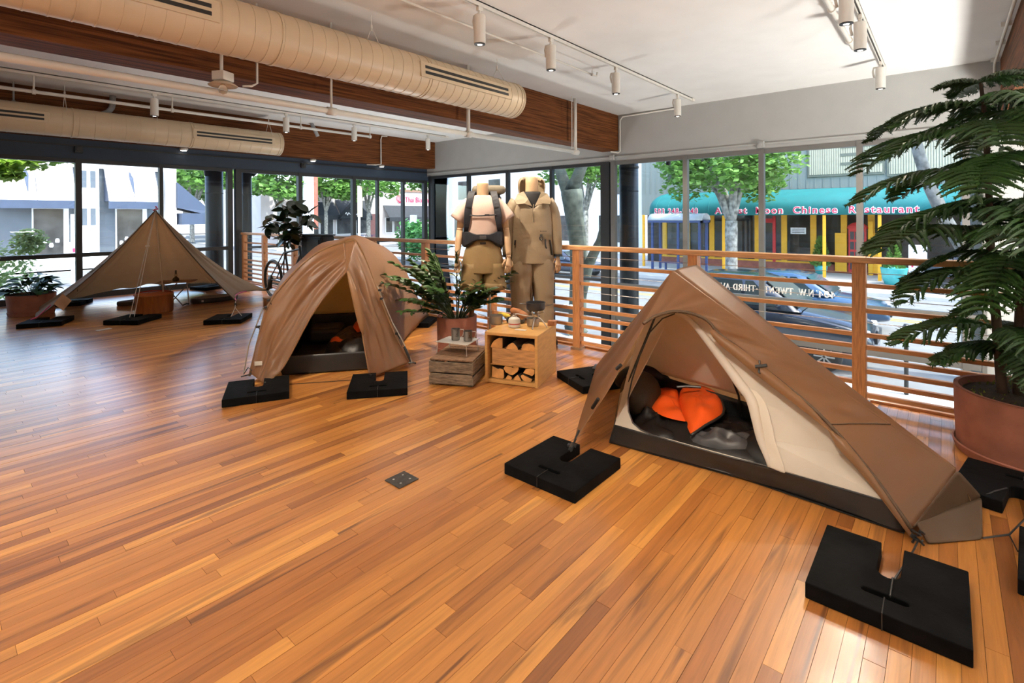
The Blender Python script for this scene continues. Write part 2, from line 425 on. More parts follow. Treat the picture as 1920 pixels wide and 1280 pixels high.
pipe('conduit', arc, .045, 'grey bent pipe above the left duct', [(1.0, 10.85, 3.13)], mat=pm('pipe_grey', (.3, .3, .3), .5), cat='conduit')
pipe('conduit', [(5.9, 10.75, 3.2), (5.75, 10.75, CZ)], .04, 'short slanted pipe above the end of the left duct', mat=MATS['pipe_grey'], cat='conduit')
def wall_conduit(yb, lab):
    pts = [(XW-.02-.3, yb, 2.69), (XW-.05, yb-.02, 2.69), (XW-.03, yb-.05, 2.72), (XW-.03, yb-.05, 3.36), (XW-.03, yb-.12, 3.43), (XW-.03, yb-1.3, 3.44)]
    pipe('conduit', pts, .014, lab, cat='conduit', n=8)
wall_conduit(5.22, 'cream conduit bending from ceiling to the end of the nearer beam')
pts = [(7.9, 10.93, CZ-.03), (7.75, 10.95, CZ-.04), (7.72, 10.95, 3.35), (7.72, 10.95, 2.72), (7.6, 11.0, 2.70), (7.4, 11.1, 2.70)]
pipe('conduit', pts, .014, 'thin conduit running down the far beam near the corner', cat='conduit', n=8)
cp = pipe('conduit', [(-4, -.50, 3.42), (XW-.1, -.50, 3.42), (XW-.05, -.5, 3.38), (XW-.05, -.5, 3.2)], .016, 'cream conduit with clips along the beam in the upper right corner', cat='conduit', n=8)
for x in (7.7, 8.5, 9.4): MB().box((x, -.5, 3.44), (.03, .09, .05)).build('clip', M_white, cp)
# small puck lights under the far beam
M_lamp = pm('lamp_lens', (1, .93, .82), .3, 0, emit=6)
for x, lab in ((3.4, 'small round puck light under the far beam, left one'), (6.05, 'small round puck light under the far beam, middle one'), (7.95, 'small round puck light under the far beam nearest the corner')):
    r = thing('puck_light', lab, 'light', (x, 11.25, 2.73), 'puck lights under the far beam')
    MB().lathe((x, 11.25, 2.69), [(.07, .05), (.075, .02), (.06, 0)], 20).build('housing', M_white, r, smooth=True)
    MB().lathe((x, 11.25, 2.684), [(.05, .008), (.05, 0)], 16).build('lens', M_lamp, r)

# ------------------------------------------------------------ light tracks and spotlights
def track(y, x1, lab):
    r = thing('light_track', lab, 'light track', (x1, y, CZ), 'ceiling light tracks')
    MB().span((-4, y-.018, CZ-.05), (x1, y-.010, CZ)).span((-4, y+.010, CZ-.05), (x1, y+.018, CZ)).span((-4, y-.018, CZ-.012), (x1, y+.018, CZ)).build('rail', M_white, r)
    MB().span((-4, y-.009, CZ-.04), (x1, y+.009, CZ-.013)).build('slot', M_blackm, r)
    MB().span((x1-.02, y-.03, CZ-.055), (x1+.08, y+.03, CZ)).build('end_feed', M_white, r, bev=.004)
track(3.47, 9.05, 'white light track over the middle of the room with four spotlights in view')
track(.67, 8.85, 'white light track on the right ceiling near the tall pine')
track(9.92, 9.0, 'light track in the far bay above the tarp')
M_bezel = pm('bezel_black', (.02, .02, .02), .4)
def make_spot():
    r = thing('track_spotlight', 'x', 'spotlight', (0, 0, 0), 'white track spotlights')
    R = .058
    MB().tube([(0, 0, -.03), (0, 0, -.08)], .016, 10).box((0, 0, -.02), (.06, .034, .04)).build('stem', M_white, r)
    MB().lathe((0, 0, -.36), [(R-.008, .0), (R, .004), (R, .272), (R-.006, .28)], 28).build('housing', M_white, r, auto=35)
    MB().tube([(0, .02, -.075), (0, .075, -.07), (0, .085, -.12), (0, .07, -.20)], .012, 8).build('cable_loop', M_white, r, smooth=True)
    MB().lathe((0, 0, -.366), [(R-.006, .01), (R-.004, 0), (R-.012, -.002)], 28).build('bezel', M_bezel, r)
    MB().lathe((0, 0, -.362), [(R-.016, .002), (.02, -.008)], 24).build('lens', M_lamp, r, smooth=True)
    return r
sp0 = make_spot(); first = True
def place_spot(x, y, lab, aim=(0, 0, -1), power=1.0, size=84):
    global first
    o = sp0 if first else copy_tree(sp0)
    first = False
    o.location = (x, y, CZ-.0515); o['label'] = lab
    ld = bpy.data.lights.new('spot_lamp', 'SPOT'); ld.energy = SPOT_W*power; ld.color = SPOT_COL
    ld.spot_size = math.radians(size); ld.spot_blend = 1; ld.shadow_soft_size = .05
    lo = bpy.data.objects.new('spot_lamp', ld); COL.objects.link(lo); lo.parent = o; lo.location = (0, 0, -.385)
    lo.rotation_euler = Vector(aim).to_track_quat('-Z', 'Y').to_euler()
place_spot(3.60, 3.47, 'white cylinder spotlight nearest the camera on the middle track', (.25, .05, -1), 1.3, 100)
place_spot(4.78, 3.47, 'white cylinder spotlight second from the left on the middle track', (-1.62, 1.35, -2.35), 8.0, 44)
place_spot(6.30, 3.47, 'white cylinder spotlight third from the left on the middle track', (-1.4, .5, -1), 1.5, 80)
place_spot(8.42, 3.47, 'white cylinder spotlight on the middle track beside the grey wall', (.4, 0, -1), .6)
place_spot(6.30, .67, 'larger white cylinder spotlight on the right track', (-.9, .3, -1), .8)
place_spot(8.42, .67, 'white cylinder spotlight on the right track above the windows', (.3, .2, -1), .8)
place_spot(5.35, .67, 'spotlight cut by the top edge on the right track', (-.9, .2, -1), .9)
place_spot(2.58, 9.92, 'small white spotlight above the tarp on the far track', (.1, -.3, -1), .35)
place_spot(4.78, 9.92, 'small white spotlight in the far bay over the end of the left duct', (-.2, -.2, -1), .35)
place_spot(6.30, 9.92, 'small white spotlight over the rubber plant on the far track', (-.4, 0, -1), .35)
place_spot(8.40, 9.92, 'small white spotlight nearest the corner on the far track', (0, 0, -1), .35)
def unseen_spot(x, y, aim, power, size):    # unseen spot lights added out of view, with no track heads built
    ld = bpy.data.lights.new('spot_lamp', 'SPOT'); ld.energy = SPOT_W*power; ld.color = SPOT_COL
    ld.spot_size = math.radians(size); ld.spot_blend = 1; ld.shadow_soft_size = .05
    lo = bpy.data.objects.new('spot_lamp', ld); COL.objects.link(lo); lo.location = (x, y, CZ-.42)
    lo.rotation_euler = Vector(aim).to_track_quat('-Z', 'Y').to_euler()
for x in (-2.6, -1.0, .6): unseen_spot(x, 3.47, (.3, 0, -1), 1.0, 110)
unseen_spot(2.0, 3.47, (1.9, .1, -1.75), 2.2, 60)
unseen_spot(.3, 3.47, (2.5, 1.3, -2.75), 2.4, 42)  # added to brighten the inside of the dome tent
unseen_spot(.2, .67, (2.9, .55, -2.7), 2.2, 46)  # added to brighten the big tent's front and inside
for x in (-2.6, -1.0, .6, 2.0): unseen_spot(x, .67, (.3, 0, -1), .35, 110); unseen_spot(x, -3.0, (.2, .2, -1), .25, 110)
# pendant: box, glass dish and clear bulb under the beam
pl = thing('pendant_lamp', 'cream ceiling box with glass dish and clear bulb below the duct', 'lamp', (1.80, 4.92, 2.8))
MB().tube([(1.80, 4.95, 2.68), (1.80, 4.95, CZ)], .014, 10).build('stem', M_white, pl)
MB().box((1.80, 4.92, 2.645), (.13, .12, .08), rz=.5).build('junction_box', M_white, pl, bev=.004)
MB().lathe((1.80, 4.92, 2.56), [(.04, .045), (.085, .03), (.12, .005), (.115, 0), (.08, .02), (.035, .035)], 28).build('glass_dish', pm('frosted_dish', (.8, .66, .5), .2, .05, transmission=.4), pl, smooth=True)
MB().lathe((1.80, 4.92, 2.525), [(.005, -.038), (.032, -.025), (.04, 0), (.03, .03), (.016, .055)], 18).build('bulb', pm('bulb_glass', (.95, .9, .8), .05, 0, transmission=.9), pl, smooth=True)
cd = pipe('conduit', [(1.98, 4.95, 2.60), (2.06, 4.95, 2.615), (2.11, 4.95, 2.65), (2.11, 4.95, 3.4)], .011, 'thin cream conduit bending up beside the pendant lamp', cat='conduit', n=8)
# ------------------------------------------------------------ railing
RX = 4.485
rl = thing('wooden_railing', 'long fir railing with square posts and horizontal slats along the floor edge', 'railing', (RX, 2.0, 0))
posts = [.485, 1.704, 2.923, 4.142, 5.361, 6.58, 7.80, 9.02, 10.24, 11.18]
posts = [-1.95, -.733] + posts
M_post = pm('fir_post', (.50, .225, .088), .45, .25, 7, stretch=(14, 14, 1.2), bump=.1, bscale=30, coat=.15)
for i, yp in enumerate(posts):
    MB().box((RX, yp, .515), (.085, .085, 1.03)).build('post', M_post, rl, bev=.004)
    MB().box((RX-.05, yp, .012), (.02, .11, .024)).box((RX, yp-.05, .012), (.08, .02, .024)).build('bracket', M_chrome, rl)
MB().span((RX-.055, -2.2, 1.03), (RX+.055, 11.24, 1.075)).build('top_rail', pm('fir_cap', (.62, .33, .15), .42, .2, 7, stretch=(14, 1.2, 14), bump=.08, coat=.2), rl, bev=.006)
M_slat = pm('fir_slat', (.52, .24, .095), .45, .22, 7, stretch=(14, 1.2, 14), bump=.08, coat=.15)
for i in range(len(posts)-1):
    for z in (.866, .684, .507, .419, .332, .244, .156, .073):
        MB().span((RX-.018, posts[i]+.0425, z-.015), (RX+.018, posts[i+1]-.0425, z+.015)).build('slat', M_slat, rl)
for z in (.955, .768, .594):
    MB().tube([(RX+.02, -2.1, z), (RX+.02, 11.2, z)], .0025, 6).build('cable', M_chrome, rl)

# ------------------------------------------------------------ rubber weights
def make_weight():
    r = thing('floor_weight', 'x', 'weight', (0, 0, 0), 'black rubber floor weights')
    # 45 cm square slab, U notch open towards +X, hand slot near -X
    h = .226
    out = [(-h, -h), (h, -h), (h, -.036), (.03, -.036)] + [(.03-.036*math.sin(a), -.036*math.cos(a)) for a in (.5, 1.0, 1.57, 2.1, 2.6)] + [(.03, .036), (h, .036), (h, h), (-h, h)]
    out = [Vector((x, y, .058)) for x, y in out]
    sl = [(-.125-.014*math.cos(a), -.055-.014*math.sin(a)) for a in (0, .8, 1.57, 2.4, 3.14)] + [(-.125-.014*math.cos(a), .055-.014*math.sin(a)) for a in (3.14, 3.9, 4.7, 5.5, 6.28)]
    sl = [Vector((x, y, .058)) for x, y in sl]
    allv = out+sl; tri = tessellate_polygon([out, sl])
    b = MB(); n = len(allv); dn = Vector((0, 0, -.0575))
    b.v = [tuple(q) for q in allv]+[tuple(q+dn) for q in allv]
    for t in tri: b.f += [tuple(t), (t[2]+n, t[1]+n, t[0]+n)]
    no = len(out)
    for i in range(no): j = (i+1) % no; b.f.append((i, j, j+n, i+n))
    for i in range(len(sl)): j = (i+1) % len(sl); b.f.append((no+i, no+j, no+j+n, no+i+n))
    b.build('slab', M_black, r, bev=.004)
    MB().box((-.125, 0, .004), (.03, .12, .006)).build('slot_floor', M_blackm, r)
    MB().tube([(-.232, .0, .004), (-.231, 0, .0605), (-.14, 0, .0615), (-.12, .0, .03)], .002, 6).build('cord', M_blackm, r)
    return r
w0 = make_weight(); wf = True
def weight(x, y, rz, lab):
    global wf
    o = w0 if wf else copy_tree(w0)
    wf = False
    o.location = (x, y, .0005); o.rotation_euler[2] = rz; o['label'] = lab
    return o
weight(2.275, 1.585, 0, 'black rubber weight under the pointed left corner of the big tent')
weight(2.305, .165, 0, 'black rubber weight in the lower right foreground with a U notch')
weight(3.66, 2.24, math.radians(-28), 'black rubber weight mostly hidden behind the left edge of the big tent')
weight(3.46, -.27, math.radians(170), 'black rubber weight between the big tent foot and the large pine pot')
weight(2.80, -.44, math.radians(175), 'black rubber weight cut off by the right edge of the photo')
weight(1.745, 4.12, math.radians(64), 'black rubber weight under the left front corner of the dome tent')
weight(2.435, 3.50, math.radians(52), 'black rubber weight under the right front corner of the dome tent')
weight(4.20, 5.22, math.radians(215), 'black rubber weight behind the dome tent beside the terracotta pot')
weight(1.12, 9.0, math.radians(65), 'black rubber weight at the left tip of the tarp')
weight(1.90, 8.30, math.radians(40), 'black rubber weight in front of the wooden drum')
weight(2.73, 7.33, math.radians(50), 'black rubber weight at the right front cord of the tarp')
weight(1.62, 10.75, math.radians(-30), 'black rubber weight behind the left wing of the tarp')
weight(3.72, 10.95, math.radians(20), 'black rubber weight by the window behind the right side of the tarp')

# ------------------------------------------------------------ cloth helpers
def lerp(a, b, t): return Vector(a)*(1-t)+Vector(b)*t
def resample(pts, n):
    P = [Vector(p) for p in pts]; d = [0]
    for i in range(1, len(P)): d.append(d[-1]+(P[i]-P[i-1]).length)
    out = []
    for k in range(n):
        s = d[-1]*k/(n-1); i = 1
        while i < len(P)-1 and d[i] < s: i += 1
        t = (s-d[i-1])/max(d[i]-d[i-1], 1e-9); out.append(P[i-1].lerp(P[i], min(max(t, 0), 1)))
    return out
def smoothc(pts, n):   # catmull-rom through points
    P = [Vector(p) for p in pts]; P = [P[0]*2-P[1]]+P+[P[-1]*2-P[-2]]; out = []
    segs = len(P)-3
    for k in range(n):
        u = k/(n-1)*segs; i = min(int(u), segs-1); t = u-i
        a, b, c, d = P[i:i+4]
        out.append(.5*((2*b)+(c-a)*t+(2*a-5*b+4*c-d)*t*t+(3*b-a-3*c+d)*t**3))
    return out
def cloth(A, B, nu, nv, wr=.008, sc=(1, 6), seed=0, sag=0, bow=None, pin=True):
    """ruled sheet from curve A to curve B with folds running from A to B"""
    A = smoothc(A, nu) if len(A) > 2 else resample(A, nu); B = smoothc(B, nu) if len(B) > 2 else resample(B, nu)
    rows = []
    for j in range(nv):
        t = j/(nv-1); row = []
        for i in range(nu):
            p = A[i].lerp(B[i], t); row.append(p)
        rows.append(row)
    out = []
    for j in range(nv):
        t = j/(nv-1); row = []
        for i in range(nu):
            u = i/(nu-1); p = rows[j][i]
            du = rows[j][min(i+1, nu-1)]-rows[j][max(i-1, 0)]; dv = rows[min(j+1, nv-1)][i]-rows[max(j-1, 0)][i]
            n = du.cross(dv); n = n.normalized() if n.length > 1e-9 else Vector((0, 0, 1))
            k = noise.noise(Vector((u*sc[1], t*sc[0], seed)))+.5*noise.noise(Vector((u*sc[1]*2.3, t*sc[0]*1.7, seed+5)))
            e = (math.sin(PI*t)**.5 if pin else 1)*(math.sin(PI*min(max(u, .001), .999))**.35)
            q = p + n*k*wr*e
            if sag: q.z -= sag*math.sin(PI*t)*math.sin(PI*u)
            if bow: q = q + Vector(bow)*math.sin(PI*t)*math.sin(PI*u)
            row.append(q)
        out.append(row)
    return out
def sheet(name, rows, mat, parent, solid=.003, sub=1):
    return MB().grid(rows).build(name, mat, parent, smooth=True, sub=sub, solid=solid)
def polysheet(name, loops, mat, parent, solid=.003):
    if len(loops) == 1:
        L = [Vector(p) for p in loops[0]]; b = MB(); b.v = [tuple(p) for p in L]; b.f = [tuple(t) for t in tessellate_polygon([L])]
        return b.build(name, mat, parent, solid=solid)
    bm = bmesh.new(); E = []
    for lp in loops:
        vs = [bm.verts.new(p) for p in lp]
        E += [bm.edges.new((vs[i], vs[(i+1) % len(vs)])) for i in range(len(vs))]
    bmesh.ops.triangle_fill(bm, use_beauty=True, edges=E)
    bm.verts.index_update(); b = MB(); b.v = [tuple(v.co) for v in bm.verts]; b.f = [tuple(v.index for v in f.verts) for f in bm.faces]; bm.free()
    return b.build(name, mat, parent, solid=solid)
M_fly = pm('tent_fly', (.20, .115, .064), .40, .08, 5, bump=.6, bscale=11, trans=.5, spec=.5, tcol=(.95, .72, .48))
M_fly2 = pm('tent_fly_dark', (.105, .065, .038), .6, .1, 5, bump=.1, bscale=14, trans=.15, spec=.3)
M_inner = pm('tent_inner', (.84, .80, .72), .7, .06, 6, bump=.15, bscale=10, trans=.5, tcol=(.95, .88, .78))
M_inner_y = pm('tent_inner_tan', (.80, .64, .36), .7, .06, 6, bump=.1, bscale=12, trans=.5, tcol=(.97, .82, .52))
M_tub = pm('tub_black', (.014, .015, .016), .4, .25, 6, bump=.2, bscale=15, spec=.5)
M_bag = pm('bag_black', (.008, .0075, .008), .42, .4, 6, bump=.7, bscale=10, spec=.4)
M_orange = pm('bag_orange', (.80, .10, .012), .45, .12, 5, bump=.4, bscale=11, spec=.4)
M_khaki = pm('pillow_brown', (.055, .040, .022), .7, .2, 6, bump=.2)

# ------------------------------------------------------------ big tent
t1 = thing('ridge_tent', 'brown one person tent in the right foreground with open door and orange bag inside', 'tent', (3.1, .9, 0))
An = (2.95, 1.247, 1.055); Af = (3.28, 1.225, 1.065); N_ = (2.715, .115, .06); F_ = (2.985, -.035, .255); TIP = (3.26, -.125, .05)
PAp = (2.49, 1.665, .05); PLp = (3.86, 2.33, .075)
hood = [(2.60, 1.27, .79), (2.68, 1.24, .82), (2.76, 1.17, .845), (2.82, 1.09, .835), (2.85, 1.01, .80), (2.86, .95, .735), (2.865, .84, .665), (2.86, .72, .585), (2.85, .55, .475), (2.83, .42, .375), (2.78, .26, .225), N_]
ridge = [lerp(An, F_, k/11)+Vector((0, 0, -.02*math.sin(PI*k/11))) for k in range(12)]
fr = cloth(ridge, hood, 60, 18, .030, (1.1, 13), 1)
sheet('fly_front', fr, M_fly, t1)
flap = [An, (2.80, 1.255, .92), (2.62, 1.26, .80), (2.56, 1.35, .60), (2.55, 1.47, .38), (2.52, 1.60, .17), PAp]
back_edge = [An, (3.10, 1.46, .84), (3.28, 1.71, .60), (3.56, 2.02, .33), PLp]
rows = cloth(flap, back_edge, 30, 16, .028, (6, 1.6), 3, pin=True)
sheet('fly_left', rows, M_fly, t1)
crest = [fr[0][i] for i in range(len(fr[0]))]; afl = resample([Af, lerp(Af, F_, .5)+Vector((0, 0, -.015)), lerp(Af, F_, .985)], len(crest))
sheet('fly_crest', [[crest[i].lerp(afl[i], t)+Vector((0, 0, .004*math.sin(PI*t))) for i in range(len(crest))] for t in (0, .33, .66, 1)], M_fly, t1)
far_b = [PLp, (3.58, 1.6, .12), (3.40, .9, .12), (3.22, .3, .10), (3.16, -.09, .05)]
far_t = [Af, lerp(Af, F_, .33)+Vector((0, 0, -.012)), lerp(Af, F_, .66)+Vector((0, 0, -.012)), lerp(Af, F_, .985)]
sheet('fly_back', cloth(far_t, far_b, 24, 10, .006, (1, 5), 6), M_fly, t1)
sheet('fly_back_corner', cloth([An, lerp(An, PLp, .5), PLp], [Af, lerp(Af, PLp, .5), lerp(PLp, Af, .02)], 10, 4, .003, (1, 3), 8), M_fly, t1)
# foot end panel and its loose flap
sheet('foot_panel', cloth([N_, F_], [lerp(N_, TIP, .35), TIP], 10, 6, .006, (1, 4), 9), M_fly2, t1)
sheet('foot_flap', cloth([lerp(N_, F_, .1), TIP], [(2.74, .06, .006), (2.93, -.115, .006)], 12, 6, .008, (1, 4), 10), M_fly2, t1)
# seam across the foot of the roof, binding along the low edge
sq = [lerp(fr[0][k][:], fr[-1][k][:], 0) for k in (0,)]
seam = [Vector(fr[j][48])+Vector((-.003, -.003, .004)) for j in range(len(fr))]
MB().tube(seam, .0028, 5).build('seam', M_fly2, t1)
MB().tube([Vector(q) for q in fr[-1]], .009, 6).build('rolled_hem', M_fly2, t1, smooth=True)
MB().tube([fr[-1][2], fr[-1][6], fr[-1][10], fr[-1][14]], .006, 6).build('hood_binding', M_fly, t1)
# rolled fly door along the edge with toggle
roll = [Vector(q)+Vector((-.012, -.0, -.022)) for q in fr[-1][24:]]
MB().tube(smoothc(roll, 20), [.004+.026*math.sin(PI*min(1, (i+1)/14))**.7 if i < 14 else .022*(20-i)/6+.004 for i in range(20)], 10).build('rolled_door', M_fly, t1, smooth=True)
g = Vector(fr[-1][37])
MB().tube([g+Vector((-.04, .02, .005)), g+Vector((-.035, -.035, .02))], .009, 8).tube([g+Vector((0, .01, .03)), g+Vector((-.05, 0, -.02)), g+Vector((0, -.01, -.05))], .005, 6).build('toggle', M_blackm, t1)
for (p, q) in (((2.535, 1.40, .53), (2.53, 1.37, .56)), ((2.52, 1.55, .28), (2.505, 1.50, .35)), ((3.62, 2.02, .25), (3.58, 1.98, .29))):
    MB().tube([p, q], .010, 6).build('webbing_tab', M_blackm, t1)
MB().bar(PAp, (2.44, 1.64, .062), .05, .012).tube([PAp, (2.40, 1.62, .064)], .014, 8).tube([(2.49, 1.66, .05), (2.52, 1.64, .13)], .006, 6).build('peg_strap', M_blackm, t1)
MB().bar((3.78, 2.31, .066), (3.90, 2.35, .07), .03, .012).build('peg_strap', M_blackm, t1)
MB().tube([(2.70, .09, .03), (2.62, .10, .03), (2.38, .15, .012), (2.3, .15, .062), (2.18, .15, .064)], .0035, 6).tube([(2.70, .09, .03), (2.55, .12, .012), (2.32, .165, .010)], .0025, 6).build('guy_cord', M_blackm, t1)
MB().tube([TIP, (3.32, -.17, .066), (3.4, -.22, .066)], .003, 6).tube([(2.93, -.115, .01), (2.99, -.2, .03), (3.15, -.27, .064)], .004, 6).tube([(2.99, -.2, .03), (2.92, -.22, .004), (2.95, -.30, .012)], .003, 6).build('guy_cord', M_blackm, t1)
kn = MB()
for k in range(9): kn.tube([(2.70+.02*math.sin(k*2.1), .09+.02*math.cos(k*1.3), .012+.006*k), (2.72+.02*math.cos(k), .1+.02*math.sin(k*1.7), .018+.005*k)], .005, 5)
kn.build('knotted_cord', M_blackm, t1)
# inner tent
B0 = (2.745, 1.53, .12); B1 = (2.755, .16, .13); TF = (2.965, .04, .215); TT = (3.075, 1.20, .985)
door = [(2.955, 1.40, .66), (2.90, 1.44, .52), (2.845, 1.465, .38), (2.805, 1.47, .28), (2.78, 1.455, .21), (2.765, 1.42, .155), (2.755, 1.36, .13), (2.752, 1.29, .122), (2.750, 1.20, .12), (2.749, 1.05, .122), (2.749, .86, .125), (2.752, .67, .135), (2.766, .685, .18), (2.79, .72, .25), (2.817, .745, .33), (2.85, .78, .42), (2.868, .83, .47), (2.90, .92, .56), (2.95, 1.06, .69), (2.99, 1.17, .77), (3.0, 1.25, .79), (2.985, 1.33, .75)]
polysheet("inner_front", [[B0, B1, TF, TT, (3.02, 1.42, .84), (2.945, 1.475, .63), (2.855, 1.515, .36)], door], M_inner, t1, .002)
hem = smoothc(door[11:21], 24)
MB().tube([Vector(q)+Vector((-.012, 0, .0)) for q in hem], [.006+.022*math.sin(PI*(i+.5)/24) for i in range(24)], 8).build('door_flap_roll', M_inner, t1, smooth=True)
sheet('door_flap', cloth([Vector(q)+Vector((-.015, -.005, 0)) for q in door[11:17]], [Vector(q)+Vector((-.02, -.075, -.005)) for q in door[11:17]], 16, 6, .012, (2, 6), 12), M_inner, t1, .002)
MB().tube([Vector(q)+Vector((-.004, 0, 0)) for q in door+[door[0]]], .0045, 5).build('zip_binding', M_blackm, t1)
sheet('inner_left', cloth([TT, TT], [B0, (3.50, 1.86, .25)], 10, 8, .006, (2, 4), 13), M_inner, t1, .002)
sheet('inner_back', cloth([TT, lerp(TT, TF, .5), TF], [(3.50, 1.86, .25), (3.34, 1.0, .26), (3.14, .10, .22)], 20, 10, .008, (3, 6), 14), M_inner, t1, .002)
sheet('tub_front', cloth([(2.735, 1.565, .005), (2.775, 1.15, .005), (2.80, .79, .005), (2.80, .5, .005), (2.765, .14, .005)], [B0, (2.75, 1.1, .122), (2.75, .8, .125), (2.75, .5, .13), B1], 24, 6, .010, (2, 10), 15, pin=True), M_tub, t1, .003)
sheet('tub_left', cloth([(2.735, 1.565, .005), (3.5, 1.88, .005)], [B0, (3.5, 1.86, .25)], 10, 5, .008, (2, 4), 16), M_tub, t1, .003)
sheet('tub_back', cloth([(3.5, 1.88, .005), (3.16, .1, .005)], [(3.50, 1.86, .25), (3.14, .1, .22)], 14, 5, .006, (2, 6), 17), M_tub, t1, .003)
sheet('tub_right', cloth([(2.765, .14, .005), (3.16, .1, .005)], [B1, (3.14, .1, .22)], 8, 4, .004, (2, 4), 18), M_tub, t1, .003)
polysheet('tub_floor', [[(2.735, 1.565, .006), (2.80, .79, .006), (2.765, .14, .006), (3.16, .1, .006), (3.5, 1.88, .006)]], M_tub, t1)
MB().tube([(3.05, 1.33, .93), (2.86, 1.48, .4), (2.78, 1.57, .02)], .007, 8).build('pole', M_blackm, t1)
MB().tube([(3.12, 1.15, .90), (3.30, .98, .27), (3.33, .95, .02)], .007, 8).build('pole', M_blackm, t1)
MB().tube(smoothc([(3.05, 1.22, .95), (3.02, 1.12, .78), (2.98, .98, .60), (2.93, .9, .55)], 10), .006, 6).build('zip', M_blackm, t1)
MB().tube([Vector(An)+Vector((.02, 0, -.03)), Vector(Af)+Vector((-.02, 0, -.03))], .009, 8).build('ridge_pole', M_blackm, t1)

def mound(cx, cy, rx, ry, h, z0, rot=0, n=28, seed=0, amp=.02, fq=7, flat=.55):
    rows = []
    c, s = math.cos(rot), math.sin(rot)
    k = 10
    for j in range(k+1):
        a = j/k
        r = a; z = h*(1-a**2.6)**flat
        ring = []
        for i in range(n):
            th = 2*PI*i/n
            x, y = rx*r*math.cos(th), ry*r*math.sin(th)
            nn = noise.noise(Vector((x*fq, y*fq, seed)))*amp*(1.0 if a < .97 else 0) + noise.noise(Vector((x*fq*2.3, y*fq*2.3, seed+3)))*amp*.5
            e = 1+.08*noise.noise(Vector((math.cos(th)*1.5, math.sin(th)*1.5, seed)))
            ring.append(Vector((cx+(x*c-y*s)*e, cy+(x*s+y*c)*e, z0+max(z+nn*(1-a*a), .002))))
        rows.append(ring)
    return rows
def lump(name, mat, parent, *a, **k):
    rows = mound(*a, **k)
    b = MB(); b.rings(rows, False, True)
    b.f.append(tuple(range(len(rows[0]))))
    return b.build(name, mat, parent, smooth=True, sub=1)
sb = thing('sleeping_bag', 'black sleeping bag with bright orange lining open in the big tent', 'sleeping bag', (3.1, 1.1, .012))
lump('shell', M_bag, sb, 3.13, .96, .345, .62, .14, .014, .12, seed=1, amp=.075, fq=10)
lump('collar', M_bag, sb, 3.02, 1.36, .25, .19, .085, .05, .5, seed=4, amp=.075, fq=12)
# the thrown back orange flap: two tapering lobes meeting at a point near the door
def lobe(name, pts, parent, seed, h):
    """pts: outline on plan; puffed surface"""
    c = sum((Vector((p[0], p[1], 0)) for p in pts), Vector())/len(pts)
    P = smoothc([Vector((p[0], p[1], p[2])) for p in pts]+[Vector(pts[0])], 33)[:-1]
    rows = []
    zc = sum(p[2] for p in pts)/len(pts)
    for j in range(9):
        a = j/8; ring = []
        for q in P:
            p = Vector((c.x, c.y, zc)).lerp(q, a)
            p.z += h*(1-a**2.2)**.6 + (noise.noise(Vector((p.x*9, p.y*9, seed)))*.035+noise.noise(Vector((p.x*21, p.y*21, seed)))*.014)*(1-a**3)
            ring.append(p)
        rows.append(ring)
    b = MB(); b.rings(rows, False, True); b.f.append(tuple(range(len(P))))
    b.build(name, M_orange, parent, smooth=True, sub=1)
    return P
P1 = lobe('lining', [(2.84, 1.10, .135), (2.96, 1.06, .165), (3.14, 1.02, .19), (3.38, 1.12, .20), (3.52, 1.24, .19), (3.50, 1.40, .17), (3.36, 1.38, .17), (3.12, 1.27, .16)], sb, 2, .07)
lobe('lining', [(2.95, 1.17, .165), (3.08, 1.25, .16), (3.3, 1.36, .17), (3.46, 1.44, .16), (3.42, 1.56, .15), (3.18, 1.50, .14), (3.02, 1.40, .15), (2.95, 1.28, .16)], sb, 5, .05)
MB().tube([q+Vector((0, 0, .006)) for q in P1[:20]], .008, 6).build('zip', M_blackm, sb, smooth=True)
MB().tube([(3.22, 1.34, .265), (3.25, 1.28, .275), (3.27, 1.2, .28)], .008, 6).build('pocket_zip', M_blackm, sb)
M_grey = pm('bag_grey', (.05, .05, .054), .4, .3, 8, bump=.5, bscale=14)
lump('grey_baffle', M_grey, sb, 2.95, .96, .10, .20, .07, .10, .25, seed=7, amp=.06, fq=16)
lump('foot_baffle', M_bag, sb, 3.08, .72, .24, .22, .12, .06, .3, seed=9, amp=.07, fq=12)
pw = thing('pillow', 'dark brown stuff sack pillow at the left end of the big tent', 'pillow', (3.28, 1.62, .02))
MB().ell((3.20, 1.585, .17), (.20, .14, .15), 24, M=Matrix.Rotation(.4, 3, 'Z')).build('pillow_body', M_khaki, pw, smooth=True, sub=1)
MB().tube(smoothc([(3.18, 1.74, .21), (3.32, 1.72, .26), (3.44, 1.60, .25), (3.48, 1.5, .2)], 12), [.03, .045, .05, .05, .05, .05, .05, .045, .04, .04, .03, .02], 10).build('hood_rim', M_bag, pw, smooth=True)

